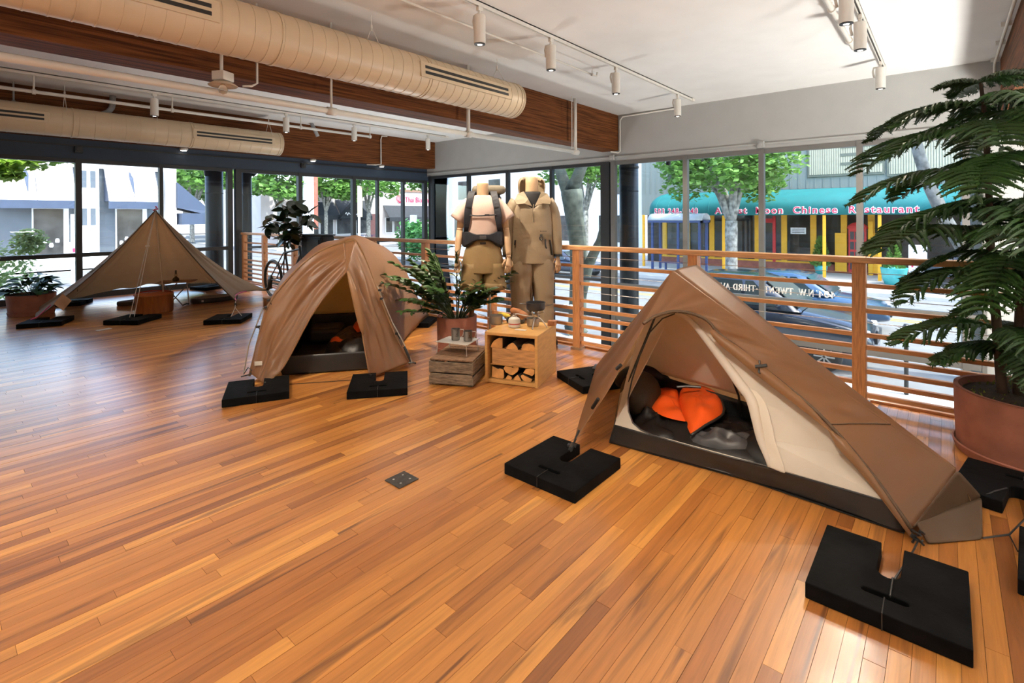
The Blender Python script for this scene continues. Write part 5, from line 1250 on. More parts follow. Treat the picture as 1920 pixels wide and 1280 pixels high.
for a, c in (((2.56, 9.50, .345), (2.74, 9.16, .006)), ((2.86, 9.36, .345), (2.84, 9.20, .006)), ((2.70, 9.30, .345), (2.50, 9.62, .006)), ((2.96, 9.50, .345), (2.78, 9.80, .006))):
    MB().tube([a, c], .009, 8).build('leg', M_chrome, tb)
MB().tube([(2.74, 9.16, .012), (2.80, 9.22, .02), (2.84, 9.20, .012)], .01, 6).build('foot_bar', M_blackm, tb)
ol = thing('oil_lantern', 'small brass oil lamp with glass chimney on the camp table', 'lantern', (2.76, 9.55, .359))
MB().lathe((2.76, 9.55, .359), [(.04, 0), (.045, .008), (.05, .03), (.035, .055), (.015, .065), (.018, .075), (.001, .076)], 24).build('base', pm('brass_dark', (.12, .10, .045), .35, .1, metal=.8), ol, smooth=True)
MB().lathe((2.76, 9.55, .433), [(.016, 0), (.024, .02), (.016, .045), (.014, .10), (.0125, .10), (.014, .045)], 20).build('chimney', pm('lamp_glass', (.8, .75, .6), .05, 0, transmission=.9), ol, smooth=True)
for (x, y, rx, ry, h, lab, m_) in ((3.25, 9.30, .36, .20, .075, 'low dark oval case with a white tag on the floor under the tarp', M_blackm), (2.27, 9.98, .20, .14, .06, 'low flat brown oval left of the wooden drum', M_khaki)):
    t = thing('flat_oval', lab, 'bag', (x, y, 0))  # low flat ovals on the floor, one black with a tag, one brown
    MB().lathe((x, y, 0), [(.97, 0), (1, .3*h), (1, .8*h), (.96, h), (.001, h)], 32, sx=rx, sy=ry, M=None).build('oval_body', m_, t, auto=35)
    if x > 3: MB().box((x-.235, y-.155, .04), (.03, .006, .03), rz=-.7).build('white_tag', MATS['card_white'], t)
# floor box cover
fp_ = thing('floor_outlet', 'square brushed metal floor outlet cover set in the planks', 'outlet', (1.655, 2.182, 0))
MB().box((1.655, 2.182, .0035), (.125, .125, .006)).build('cover_plate', pm('outlet_metal', (.10, .095, .09), .55, .15, 40, metal=.7, bump=.1), fp_, bev=.0015)
for dx, dy in ((.03, .03), (-.03, .03), (.03, -.03), (-.03, -.03)): MB().lathe((1.655+dx, 2.182+dy, .0065), [(.006, 0), (.005, .001), (.001, .001)], 12).build('screw', M_chrome, fp_)
# ------------------------------------------------------------ street outside
def lvl(z): return SZ+z
M_side = pm('concrete_walk', (.46, .45, .43), .85, .08, 1.5, bump=.05)
M_road = pm('asphalt', (.17, .175, .18), .8, .12, 2, bump=.1)
M_brick = pm('brick_red', (.30, .10, .07), .85, .2, 3)
MB().span((-40, -40, SZ-.3), (140, 160, SZ-.15)).build('street_ground', M_road, kind='structure')
def slab(x0, y0, x1, y1, m=M_side, z=0): return MB().span((x0, y0, SZ-.16), (x1, y1, SZ+z)).build('sidewalk', m, kind='structure')
slab(XW+.25, -30, 12.0, YW+.2); slab(-30, YW+.25, 12.0, 15.5); slab(26.0, -30, 45, 40); slab(-30, 43, 14.5, 49); slab(24, 52, 80, 75)
mk = thing('road_marking', 'yellow double line and white dashes painted along the street', 'marking', (19, 2, SZ-.14))
MB().span((20.4, -25, SZ-.15), (20.52, 40, SZ-.145)).build('yellow_line', pm('paint_yellow', (.6, .4, .05), .7), mk)
MB().span((20.7, -25, SZ-.15), (20.82, 40, SZ-.145)).build('yellow_line', MATS['paint_yellow'], mk)
wp = pm('paint_white', (.75, .75, .75), .7)
for y in range(-12, 38, 4): MB().span((15.2, y, SZ-.15), (15.32, y+1.6, SZ-.145)).build('white_dash', wp, mk)

def text_mesh(s, size, ext=.01, off_=0.0, sp=1.0):
    cu = bpy.data.curves.new('t', 'FONT'); cu.body = s; cu.size = size; cu.extrude = ext; cu.offset = off_; cu.space_character = sp; cu.resolution_u = 3
    o = bpy.data.objects.new('t', cu); COL.objects.link(o); bpy.context.view_layer.update()
    me = bpy.data.meshes.new_from_object(o.evaluated_get(bpy.context.evaluated_depsgraph_get()))
    bpy.data.objects.remove(o); bpy.data.curves.remove(cu)
    return me
def put_text(s, size, p, xdir, zdir, width, mat, parent, name='lettering', ext=.01, off_=0.0, sp=1.0, up=(0, 0, 1), serif=True):
    me = text_mesh(s, size, ext, off_, sp)
    xs = [v.co.x for v in me.vertices]; k = width/(max(xs)-min(xs)); x0 = min(xs)
    X, Y_, Z_ = Vector(xdir), Vector(up), Vector(zdir); o0 = off(parent)
    for v in me.vertices:
        c = v.co; v.co = Vector(p)+X*((c.x-x0)*k)+Y_*c.y+Z_*c.z-o0
    o = bpy.data.objects.new(name, me); COL.objects.link(o); o.parent = parent; OFF[o.name] = o0
    me.materials.append(mat); return o
# serif capitals for the address on the door glass, built from strokes
GL = {'4': [((.42, 0), (.42, 1), 'w'), ((.42, 1), (.02, .32), 't'), ((.02, .32), (.62, .32), 't'), ((.30, 0), (.54, 0), 's')],
 'N': [((.10, 0), (.10, 1), 't'), ((.10, 1), (.62, 0), 'w'), ((.62, 0), (.62, 1), 't'), ((.0, 1), (.16, 1), 's'), ((.0, 0), (.2, 0), 's'), ((.52, 1), (.72, 1), 's')],
 '.': [((.06, .0), (.06, .10), 'w')], '-': [((.05, .42), (.3, .42), 'w')], ' ': [],
 'W': [((.05, 1), (.28, 0), 'w'), ((.28, 0), (.48, .95), 't'), ((.48, 1), (.70, 0), 'w'), ((.70, 0), (.92, 1), 't'), ((-.03, 1), (.16, 1), 's'), ((.38, 1), (.58, 1), 's'), ((.84, 1), (1.0, 1), 's')],
 'T': [((.33, 0), (.33, 1), 'w'), ((.0, .98), (.66, .98), 't'), ((0, .98), (0, .80), 't'), ((.66, .98), (.66, .80), 't'), ((.22, 0), (.44, 0), 's')],
 'E': [((.12, 0), (.12, 1), 'w'), ((.02, .985), (.56, .985), 't'), ((.12, .52), (.44, .52), 't'), ((.02, .015), (.58, .015), 't'), ((.56, .985), (.56, .82), 't'), ((.58, .015), (.58, .2), 't'), ((.44, .60), (.44, .44), 't')],
 'Y': [((.33, 0), (.33, .45), 'w'), ((.33, .45), (.05, 1), 'w'), ((.33, .45), (.62, 1), 't'), ((.22, 0), (.44, 0), 's'), ((-.03, 1), (.18, 1), 's'), ((.52, 1), (.70, 1), 's')],
 'H': [((.12, 0), (.12, 1), 'w'), ((.60, 0), (.60, 1), 'w'), ((.12, .52), (.60, .52), 't'), ((.02, 0), (.22, 0), 's'), ((.02, 1), (.22, 1), 's'), ((.5, 0), (.7, 0), 's'), ((.5, 1), (.7, 1), 's')],
 'I': [((.12, 0), (.12, 1), 'w'), ((.0, 0), (.24, 0), 's'), ((.0, 1), (.24, 1), 's')],
 'R': [((.12, 0), (.12, 1), 'w'), ((.02, .985), (.36, .985), 't'), ((.36, .985), (.54, .88), 'w'), ((.54, .88), (.54, .66), 'w'), ((.54, .66), (.36, .52), 'w'), ((.36, .52), (.12, .52), 't'), ((.32, .52), (.60, .0), 'w'), ((.02, 0), (.24, 0), 's'), ((.54, 0), (.7, 0), 's')],
 'D': [((.12, 0), (.12, 1), 'w'), ((.02, .985), (.36, .985), 't'), ((.36, .985), (.58, .80), 'w'), ((.58, .80), (.63, .5), 'w'), ((.63, .5), (.58, .2), 'w'), ((.58, .2), (.36, .015), 'w'), ((.36, .015), (.02, .015), 't')],
 'A': [((.06, 0), (.34, 1), 't'), ((.34, 1), (.62, 0), 'w'), ((.17, .36), (.52, .36), 't'), ((-.03, 0), (.16, 0), 's'), ((.50, 0), (.74, 0), 's')],
 'V': [((.05, 1), (.34, 0), 'w'), ((.34, 0), (.62, 1), 't'), ((-.04, 1), (.16, 1), 's'), ((.52, 1), (.70, 1), 's')],
 'U': [((.12, 1), (.12, .25), 'w'), ((.12, .25), (.22, .04), 'w'), ((.22, .04), (.44, .04), 'w'), ((.44, .04), (.56, .25), 't'), ((.56, .25), (.56, 1), 't'), ((.02, 1), (.22, 1), 's'), ((.47, 1), (.66, 1), 's')],
 '0': [((.30, .985), (.10, .80), 'w'), ((.10, .80), (.06, .5), 'w'), ((.06, .5), (.10, .2), 'w'), ((.10, .2), (.30, .015), 'w'), ((.30, .015), (.52, .2), 'w'), ((.52, .2), (.56, .5), 'w'), ((.56, .5), (.52, .8), 'w'), ((.52, .8), (.30, .985), 'w')]}
ADV = {'.': .24, '-': .4, ' ': .42, 'I': .36, 'W': 1.08, 'M': .9}
def serif_text(s, p, xdir, ydir, zdir, capw, caph, mat, parent, name='lettering'):
    tot = sum(ADV.get(c, .78) for c in s); k = capw/tot; X, Y_, Z_ = Vector(xdir), Vector(ydir), Vector(zdir); b = MB(); x = 0
    for c in s:
        for (a, e, w) in GL[c]:
            th = {'w': .19, 't': .09, 's': .075}[w]
            A = Vector(p)+X*((x+a[0])*k)+Y_*(a[1]*caph); E = Vector(p)+X*((x+e[0])*k)+Y_*(e[1]*caph)
            b.bar(A, E, th*caph, .004, up=Z_)
        x += ADV.get(c, .78)
    return b.build(name, mat, parent)
w4 = bpy.data.objects['window_4']
serif_text('404 N.W. TWENTY-THIRD AVENUE', (XW+.036, 1.36, .035), (0, 1, 0), (0, 0, 1), (1, 0, 0), 2.15, .105, pm('letter_white', (.97, .96, .92), .7), w4)

# ---- restaurant across the street
FX, AX = 33.6, 30.7
rs = thing('restaurant_building', 'restaurant building with long teal barrel awning, yellow posts and red door', 'building', (FX, 6, SZ))
M_side2 = pm('siding_grey_green', (.24, .265, .24), .8, .08, 2, stretch=(1, 9, .2), bump=.2, bscale=6)
MB().span((FX, -14, 1.4), (FX+6, 16.5, 9.0)).build('upper_wall', M_side2, rs)
for y in np.arange(-13.6, 16.4, .42): MB().span((FX-.03, y, 2.9), (FX, y+.05, 3.45 if -9 < y < 6 else 9)).build('siding_batten', M_side2, rs)
MB().span((FX+.9, -14, SZ), (FX+6, 16.5, 1.4)).build('back_wall', pm('dark_interior', (.05, .045, .04), .8, .4, 1.2), rs)
M_yel = pm('yellow_paint', (.78, .40, .02), .55, .06, 3)
M_red = pm('red_paint', (.55, .03, .03), .5, .08, 3)
M_teal = pm('teal_canvas', (.005, .16, .17), .7, .08, 2, trans=.15)
for y in (11.6, 8.85, 7.36, 5.84, 4.35, 3.1, 13.2, 14.8): MB().span((FX-.02, y-.15, SZ+.3), (FX+.15, y+.15, 1.42)).build('pilaster', M_yel, rs, bev=.01)
MB().span((FX-.3, 3.0, SZ), (FX-.1, 3.2, 1.0)).build('pilaster', M_yel, rs)
MB().span((FX-.05, -14, SZ), (FX+.2, 15.2, SZ+.45)).build('brick_base', M_brick, rs)
MB().span((FX, 5.2, SZ+.45), (FX+.12, 15, SZ+.55)).build('sill', M_yel, rs)
gs = GLASS
for a, b_ in ((14.65, 13.35), (13.05, 11.75), (11.45, 9.0), (8.7, 7.51), (7.21, 5.99), (5.69, 4.5)): MB().span((FX+.05, b_, SZ+.55), (FX+.07, a, 1.4)).build('shop_glass', GLASS, rs)
for y, w_, z0, z1 in ((7.9, .16, SZ+.45, 1.3),): MB().span((FX-.03, y-w_/2, z0), (FX+.1, y+w_/2, z1)).build('red_post', M_red, rs)
MB().span((FX+.02, 8.0, .9), (FX+.3, 8.8, 1.15)).build('red_lintel', M_red, rs)
dd = MB().span((FX-.12, 3.30, SZ+.05), (FX-.02, 4.12, .62)).build('red_door', M_red, rs)
for k in range(3):
    for j in range(4): MB().span((FX-.135, 3.40+k*.23, SZ+.25+j*.55), (FX-.12, 3.58+k*.23, SZ+.68+j*.55)).build('door_pane', M_pan, dd)
MB().lathe((FX-.07, 3.71, .60), [(.50, 0), (.44, .16), (.25, .30), (.01, .36)], 20, sx=.2).build('door_arch', M_red, dd)
MB().span((FX-.2, 2.72, SZ+.1), (FX, 3.22, .35)).span((FX-.2, 4.2, SZ+.1), (FX, 4.75, .35)).build('door_pillar', M_yel, rs)
sg = MB().span((FX-.06, 6.2, .25), (FX-.03, 7.0, .62)).build('window_notice', pm('notice_white', (.7, .72, .75), .7), rs)
for z in (.53, .43, .34): MB().span((FX-.065, 6.28, z-.015), (FX-.06, 6.92, z+.015)).build('print_line', M_blackm, sg)
for y, z in ((7.3, -.2), (6.9, .0), (10.2, -.9), (9.6, -.8), (12.6, -.8), (5.1, -.9)):
    c = MB(); c.span((FX+.3, y, SZ+.45), (FX+.75, y+.5, SZ+.50)).span((FX+.7, y, SZ+.5), (FX+.75, y+.5, SZ+1.0))
    for q in (.02, .45): c.span((FX+.3, y+q, SZ), (FX+.34, y+q+.04, SZ+.45)).span((FX+.71, y+q, SZ), (FX+.75, y+q+.04, SZ+.45))
    c.build('dining_chair', pm('chair_dark', (.08, .09, .11), .5), rs)
# awning: quarter barrel along the front, rounded at its left end
prof = [(FX-.02, 2.85)] + [(AX+(FX-AX)*(1-math.sin(a)), 1.75+1.1*math.cos(a)) for a in np.linspace(.15, PI/2, 9)] + [(AX, 1.36)]
rows = []
for y in list(np.linspace(-13, 14.2, 54)): rows.append([Vector((x, y, z)) for x, z in prof])
for a in np.linspace(.2, PI/2, 7): rows.append([Vector((FX-(FX-x)*math.cos(a*.999)-.0, 14.2+1.0*math.sin(a)*(min(1, (FX-x)/2.9)), z)) for x, z in prof])
aw = MB().grid(rows).build('awning', M_teal, rs, smooth=True, solid=.03)
for y in (14.1, 13.3, 12.5, 11.6, 10.8, 10.0): MB().tube([Vector((x-.02, y, z)) for x, z in prof], .025, 6).build('awning_rib', M_teal, aw)
LR = pm('letter_red', (.62, .03, .10), .6); LW = pm('letter_trim', (.85, .85, .88), .6)
def sign(s, y0, y1, z, size, ob, par):
    put_text(s, size, (AX-.03, y0, z), (0, -1, 0), (-1, 0, 0), y0-y1, LW, par, 'letter_outline', .012, .03, 1.25)
    put_text(s, size, (AX-.05, y0-.02, z), (0, -1, 0), (-1, 0, 0), y0-y1-.04, LR, par, 'lettering', .012, .004, 1.25)
sign('August  Moon  Chinese  Restaurant', 10.42, .95, 1.46, .50, aw, aw)
sign('503 248-9040', 14.2, 11.40, 1.46, .50, aw, aw)
for y in (15.0, 9.95, 4.85, 2.5, -1.5, -6): MB().span((AX+.05, y-.07, SZ), (AX+.17, y+.07, 1.42)).build('awning_post', M_yel, rs)
M_cream = pm('cream_blind', (.62, .55, .40), .7, .06, 3)
for (a, b_, z0, z1) in ((-2.6, 2.3, 3.5, 5.4), (2.6, 6.0, 3.65, 5.5), (9.5, 11.8, 3.5, 5.2)):
    fr_ = MB().span((FX-.10, a-.1, z0-.12), (FX-.02, b_+.1, z1+.1)).build('upper_window', pm('window_trim_green', (.16, .17, .13), .6), rs)
    MB().span((FX-.12, a, z0), (FX-.10, b_, z1)).build('blind_panel', M_cream, fr_)
    for y in np.arange(a+.1, b_, .11): MB().span((FX-.14, y, z0), (FX-.12, y+.02, z1)).build('vertical_slat', MATS['window_trim_green'], fr_)
    for z in (z0+.45, z0+.95, z0+1.4): MB().span((FX-.15, a, z), (FX-.12, min(b_, a+1.9), z+.16)).build('dark_band', MATS['window_trim_green'], fr_)  # dark green bands across part of the blind
MB().span((FX-.06, 13.0, 3.6), (FX-.01, 14.5, 5.0)).build('upper_window', M_pan, rs)

# ---- shelter, planter, meter, phone number side
ss = thing('bus_shelter', 'dark blue framed bus shelter with curved clear roof before the restaurant', 'shelter', (29, 12, SZ))
M_navy = pm('navy_metal', (.03, .055, .16), .45, .1)
for x, y in ((29.0, 13.55), (29.0, 10.7), (30.1, 13.55), (30.1, 10.7), (29.0, 11.95)): MB().span((x-.06, y-.06, SZ), (x+.06, y+.06, 1.0)).build('post', M_navy, ss)
MB().span((28.9, 10.5, .95), (29.05, 13.8, 1.08)).span((30.05, 10.5, .95), (30.2, 13.8, 1.08)).span((28.9, 10.5, .95), (30.2, 10.62, 1.08)).build('roof_frame', M_navy, ss)
MB().grid([[Vector((29.55-.65*math.cos(a), y, 1.08+.40*math.sin(a))) for a in np.linspace(0, PI, 12)] for y in np.linspace(10.5, 13.8, 8)]).build('curved_roof', pm('frosted_roof', (.62, .66, .70), .3, .05, trans=.3), ss, smooth=True, solid=.02)
MB().span((29.98, 10.8, SZ+.35), (30.0, 13.4, .9)).build('back_glass', GLASS, ss)
MB().span((29.4, 11.2, SZ+.42), (29.8, 13.2, SZ+.48)).span((29.5, 11.4, SZ), (29.6, 11.5, SZ+.42)).span((29.5, 12.9, SZ), (29.6, 13.0, SZ+.42)).build('bench', M_navy, ss)
pt = thing('street_planter', 'turquoise round planter with a small conifer on the far pavement', 'planter', (29.7, 1.87, SZ))
MB().lathe((29.7, 1.87, SZ), [(.36, 0), (.46, .3), (.52, .72), (.54, .78), (.46, .78), (.45, .7), (.01, .7)], 28).build('planter_bowl', pm('turquoise_glaze', (.05, .38, .40), .4, .15, 3), pt, smooth=True)
def cone_bush(c, r, h, parent, n=500, seed=1, mat=None):
    rr = random.Random(seed); b = MB(); c = Vector(c)
    for k in range(n):
        u = rr.random()**.8; a = rr.uniform(0, 2*PI); p = c+Vector((math.cos(a)*r*(1-u)*rr.uniform(.6, 1.05), math.sin(a)*r*(1-u)*rr.uniform(.6, 1.05), h*u))
        d = Vector((math.cos(a)+rr.uniform(-.6, .6), math.sin(a)+rr.uniform(-.6, .6), rr.uniform(.2, 1.6))).normalized()*.16*h; s_ = d.cross(Vector((rr.uniform(-1, 1), rr.uniform(-1, 1), .3))).normalized()*.05*h
        b.add([p-s_, p+s_, p+d], [(0, 1, 2)])
    return b.build('foliage', mat, parent, kind='stuff')
M_lf = pm('street_leaf', (.14, .29, .06), .55, .35, 1.2, trans=.35)
M_lf2 = pm('street_leaf_dark', (.06, .20, .05), .55, .4, 1.2, trans=.3)
M_lf3 = pm('pale_leaf', (.42, .52, .22), .55, .35, 2.5, trans=.4)
cone_bush((29.7, 1.87, SZ+.7), .36, 1.25, pt, 500, 2, M_lf)
pc = thing('street_planter', 'small bright conifer between two yellow posts of the restaurant', 'planter', (32.6, 5.3, SZ))
MB().lathe((32.6, 5.3, SZ), [(.25, 0), (.34, .45), (.30, .45), (.01, .4)], 20).build('planter_bowl', MATS['turquoise_glaze'], pc, smooth=True)
cone_bush((32.6, 5.3, SZ+.4), .42, 1.55, pc, 600, 3, M_lf)
for x, y, lab in ((11.7, .56, 'slim parking meter on the near pavement seen between the railing slats'), (11.7, 6.1, 'slim parking meter further left on the near pavement')):
    t = thing('parking_meter', lab, 'meter', (x, y, SZ)); MB().tube([(x, y, SZ), (x, y, SZ+.95)], .035, 10).build('post', M_blackm, t); MB().rings([ering(x, y, SZ+.95+z, w_, w_*.7, 14) for z, w_ in ((0, .06), (.08, .09), (.25, .09), (.33, .05))]).build('meter_head', M_pan, t, smooth=True)
fs = thing('street_sign', 'white sandwich sign with red print by the far kerb', 'sign', (29.4, 1.35, SZ))
MB().span((29.0, .65, SZ+.1), (29.07, 1.3, SZ+1.9)).build('board', LW, fs); MB().span((28.98, .75, SZ+.9), (29.0, .82, SZ+1.2)).span((28.98, 1.13, SZ+.9), (29.0, 1.20, SZ+1.2)).build('red_mark', LR, fs); MB().span((29.0, .93, SZ), (29.07, 1.02, SZ+.1)).build('foot', LW, fs)

# ---- cars
def car(name_lab, X, Yf, dirn, col, L=4.6, hh=1.6, Wd=1.8, rot=0, scale=1, parent=None):
    """nose at Yf, body running towards +Y*dirn"""
    r = thing('car', name_lab, 'car', (X, Yf, SZ-.15))
    Mt = pm('car_'+name_lab[:14].replace(' ', '_'), col, .22, .03, 2, coat=.8, metal=.3)
    Mg = pm('car_window', (.03, .045, .05), .08, .1, 2, spec=.8)
    R = Matrix.Rotation(rot, 4, 'Z'); Mx = Matrix.Translation((X, Yf, SZ-.15)) @ R
    def S(s, x, z): return Mx @ Vector((x, dirn*s, z))
    k = hh/1.6
    body = [(0.0, .42, .50), (.04, .36, .70), (.22, .30, .84), (.7, .26, .93), (1.2, .22, .99), (1.5, .22, 1.02), (2.4, .22, 1.03), (3.4, .22, 1.03), (4.1, .24, 1.02), (4.5, .30, .92), (4.6, .42, .60)]
    rr = []
    for s, z0, z1 in body:
        s = s/4.6*L; w_ = Wd/2*(.80 if s < .05 or s > L-.05 else .93 if s < .3 or s > L-.2 else 1)
        z1 *= k; zm = (z0+z1)/2
        rr.append([S(s, x, z) for x, z in ((-w_*.92, z0), (w_*.92, z0), (w_, zm), (w_*.98, z1*.9), (w_*.90, z1), (-w_*.90, z1), (-w_*.98, z1*.9), (-w_, zm))])
    MB().rings(rr).build('body', Mt, r, smooth=True, sub=1)
    top = [(1.30, 1.00, .80), (1.55, 1.18, .79), (2.05, 1.50, .72), (2.4, 1.585, .69), (3.0, 1.6, .69), (3.6, 1.56, .69), (4.0, 1.36, .73), (4.32, 1.02, .80)]
    rr = [[S(s/4.6*L, x*Wd/1.8, z*k) for x, z in ((-.86 if h > 1.01 else -.80, .99), (-w_, h-.03), (-w_*.85, h), (w_*.85, h), (w_, h-.03), (.86 if h > 1.01 else .80, .99))] for s, h, w_ in top]
    MB().rings(rr, True, False).build('cabin', Mt, r, smooth=True)
    for sx in (-1, 1):
        g = MB()
        for (a, b_) in (((1.75, 2.45), (2.28, 2.45)), ((2.52, 3.25), (2.52, 3.25)), ((3.32, 3.9), (3.32, 3.62))):
            g.prism([S(a[0]/4.6*L, sx*(Wd/2*.955), 1.05*k), S(a[1]/4.6*L, sx*(Wd/2*.955), 1.05*k), S(b_[1]/4.6*L, sx*(Wd/2*.81), 1.49*k), S(b_[0]/4.6*L, sx*(Wd/2*.81), 1.49*k)], (R @ Vector((sx*.012, 0, .004))))
        g.build('side_window', Mg, r)
        MB().tube([S(1.72/4.6*L, sx*Wd*.50, 1.06*k), S(1.70/4.6*L, sx*Wd*.57, 1.10*k)], [.04, .03], 8).ell(S(1.70/4.6*L, sx*(Wd*.5+.14), 1.12*k), (.12, .06, .08), 12).build('mirror', Mt, r, smooth=True)
        MB().box(S(.16, sx*Wd*.36, .70*k), (.36, .14, .13)).build('headlight', pm('headlight_lens', (.7, .7, .68), .1, .05), r, bev=.03)
        MB().box(S(.42, sx*Wd*.488, .74*k), (.03, .18, .06)).build('indicator', pm('indicator_orange', (.7, .22, .03), .3), r, bev=.01)
        for ws in (.85, 3.65):
            c = S(ws/4.6*L, sx*(Wd/2-.10), .33)
            t = MB().lathe(c, [(.20, -.10), (.31, -.10), (.335, -.06), (.335, .06), (.31, .10), (.20, .10)], 28, M=R.to_3x3() @ Matrix.Rotation(PI/2, 3, 'Y')).build('wheel', M_blackm, r, smooth=True)
            MB().lathe(c+R @ Vector((sx*.08, 0, 0)), [(.21, -.01), (.21, .02), (.01, .02)], 20, M=R.to_3x3() @ Matrix.Rotation(PI/2, 3, 'Y')).build('hub', M_pan, t)
            sp_ = MB()
            for q in range(8): sp_.bar(c+R @ Vector((sx*.105, 0, 0)), c+R @ Vector((sx*.105, .2*math.cos(q*PI/4), .2*math.sin(q*PI/4))), .03, .02, up=(1, 0, 0))
            sp_.build('spokes', M_chrome, t)
    MB().prism([S(1.36/4.6*L, -Wd*.43, 1.06*k), S(1.36/4.6*L, Wd*.43, 1.06*k), S(2.02/4.6*L, Wd*.38, 1.50*k), S(2.02/4.6*L, -Wd*.38, 1.50*k)], R @ Vector((0, -dirn*.02, .012))).build('windscreen', Mg, r)
    MB().box(S(-.005, 0, .58*k), (Wd*.5, .04, .16)).build('grille', M_blackm, r)
    return r
car('dark blue sport utility car parked at the near kerb behind the railing', 13.85, 1.15, 1, (.012, .022, .045), 4.8, 1.98, 1.95)
car('blue saloon car passing in the middle of the street', 18.4, 1.2, 1, (.02, .07, .15), 4.7, 1.62)
car('black car parked beyond the turquoise planter', 28.0, -3.6, 1, (.015, .016, .018), 4.6, 1.7)
car('white car parked far up the left street', 21.0, 71.0, 1, (.62, .64, .66), 4.6, 1.6)
car('red tail lit white car far up the left street', 19.2, 84.0, 1, (.5, .2, .18), 4.6, 1.5)
car('small dark car parked behind the bus shelter end', 24.6, 14.6, 1, (.05, .06, .09), 4.4, 1.5)

# ---- trees
M_bark2 = pm('bark_grey', (.20, .20, .185), .9, .45, 5, bump=.6, bscale=14, col2=(.34, .34, .31))
M_bark3 = pm('bark_green', (.10, .115, .095), .9, .45, 4, bump=.7, bscale=10)
def crown(centres, n, leaf, seed, mat, parent, flat=.7, name='foliage'):
    rr = random.Random(seed); b = MB(); V = []; F = []
    for k in range(n):
        c, r = centres[rr.randrange(len(centres))]; c = Vector(c)
        d = Vector((rr.gauss(0, 1), rr.gauss(0, 1), rr.gauss(0, 1))).normalized(); p = c+Vector((d.x*r[0], d.y*r[1], d.z*r[2]))*(rr.random()**.4)
        a = Vector((rr.gauss(0, 1), rr.gauss(0, 1), rr.gauss(0, .5))).normalized()*leaf*rr.uniform(.6, 1.2); s_ = a.cross(Vector((rr.gauss(0, .5), rr.gauss(0, .5), 1))).normalized()*leaf*.45
        i = len(V); V += [tuple(p-a*.5), tuple(p+s_), tuple(p+a*.5), tuple(p-s_)]; F.append((i, i+1, i+2, i+3))
    b.v = V; b.f = F
    return b.build(name, mat, parent, kind='stuff')
def tree(lab, x, y, tr_r, fork, h, spread, n, leaf, seed, mat=None, limbs=7, bark=None, low=0, lean=(0, 0), zb=None):
    zb = SZ if zb is None else zb
    r = thing('street_tree', lab, 'tree', (x, y, zb)); rr = random.Random(seed); tb_ = MB()
    base = Vector((x, y, zb)); fk = base+Vector((lean[0], lean[1], fork))
    tb_.tube(smoothc([base, base+Vector((0, 0, .12)), base.lerp(fk, .5), fk], 8), [tr_r*1.5, tr_r*1.15, tr_r, tr_r*.98, tr_r*.95, tr_r*.95, tr_r, tr_r*.95], 12)
    tb_.build('trunk', bark or M_bark2, r, smooth=True)
    cs = []
    for k in range(limbs):
        a = 2*PI*k/limbs+rr.uniform(-.3, .3); e = fk+Vector((math.cos(a)*spread*rr.uniform(.35, .95), math.sin(a)*spread*rr.uniform(.35, .95), (h-fork)*rr.uniform(.55, .95)))
        m_ = fk.lerp(e, .4)+Vector((0, 0, (h-fork)*.12))
        MB().tube(smoothc([fk-Vector((0, 0, .2)), m_, e], 7), [tr_r*.62, tr_r*.5, tr_r*.4, tr_r*.32, tr_r*.24, tr_r*.16, tr_r*.08], 7).build('limb', bark or M_bark2, r, smooth=True)
        cs.append((e, (spread*.5, spread*.5, (h-fork)*.22))); cs.append((m_+Vector((math.cos(a)*spread*.45, math.sin(a)*spread*.45, (h-fork)*.08-low*rr.random())), (spread*.45, spread*.45, (h-fork)*.16)))
    crown(cs, n, leaf, seed, mat or M_lf, r)
    return r
tree('large spreading street tree in front of the restaurant awning', 26.7, 8.25, .30, 3.0, 8.6, 3.0, 6500, .30, 1, M_lf, 9, low=1.2)
tree('leafy street tree left of the teal awning end', 26.9, 17.0, .22, 3.6, 8.5, 2.6, 3500, .30, 2, M_lf, 6)
nt_ = thing('street_tree', 'thick forked trunk close outside the glass right of the tan jacket', 'tree', (12.0, 7.9, SZ))
q0, q1, q2, q3 = [Vector((12.0, yy, zz)) for yy, zz in ((7.86, SZ), (7.80, .3), (7.95, 1.5), (8.02, 2.1))]
MB().tube(smoothc([q0, q0+Vector((0, 0, .2)), q1, q2, q3], 12), [.42, .32, .27, .25, .24, .23, .24, .25, .26, .28, .30, .30], 14).build('trunk', M_bark3, nt_, smooth=True)
MB().tube(smoothc([q2, (12, 8.3, 2.4), (12.0, 8.75, 3.6), (12, 9.2, 5)], 8), [.2, .18, .17, .16, .15, .13, .1, .06], 10).build('limb', M_bark3, nt_, smooth=True)
MB().tube(smoothc([q3, (12, 7.75, 2.6), (12.0, 7.4, 3.5), (12, 7.1, 5)], 8), [.2, .18, .17, .16, .15, .13, .1, .06], 10).build('limb', M_bark3, nt_, smooth=True)
MB().tube(smoothc([(12, 7.75, -.9), (12, 7.45, .1), (12.0, 7.02, .9), (12, 6.85, 2.2), (12, 6.75, 4)], 10), [.16, .15, .14, .13, .12, .11, .1, .09, .08, .06], 10).build('limb', M_bark3, nt_, smooth=True)
crown([((12, 8.9, 5.0), (1.5, 1.6, .9)), ((12, 7.2, 4.9), (1.5, 1.5, .9)), ((12, 8.1, 3.6), (.7, .5, .4)), ((12, 10.4, 3.6), (.9, .9, .7))], 2500, .16, 5, M_lf, nt_)
tr2 = thing('street_tree', 'pale barked trunks outside the glass behind the tall pine', 'tree', (14, -.4, SZ))
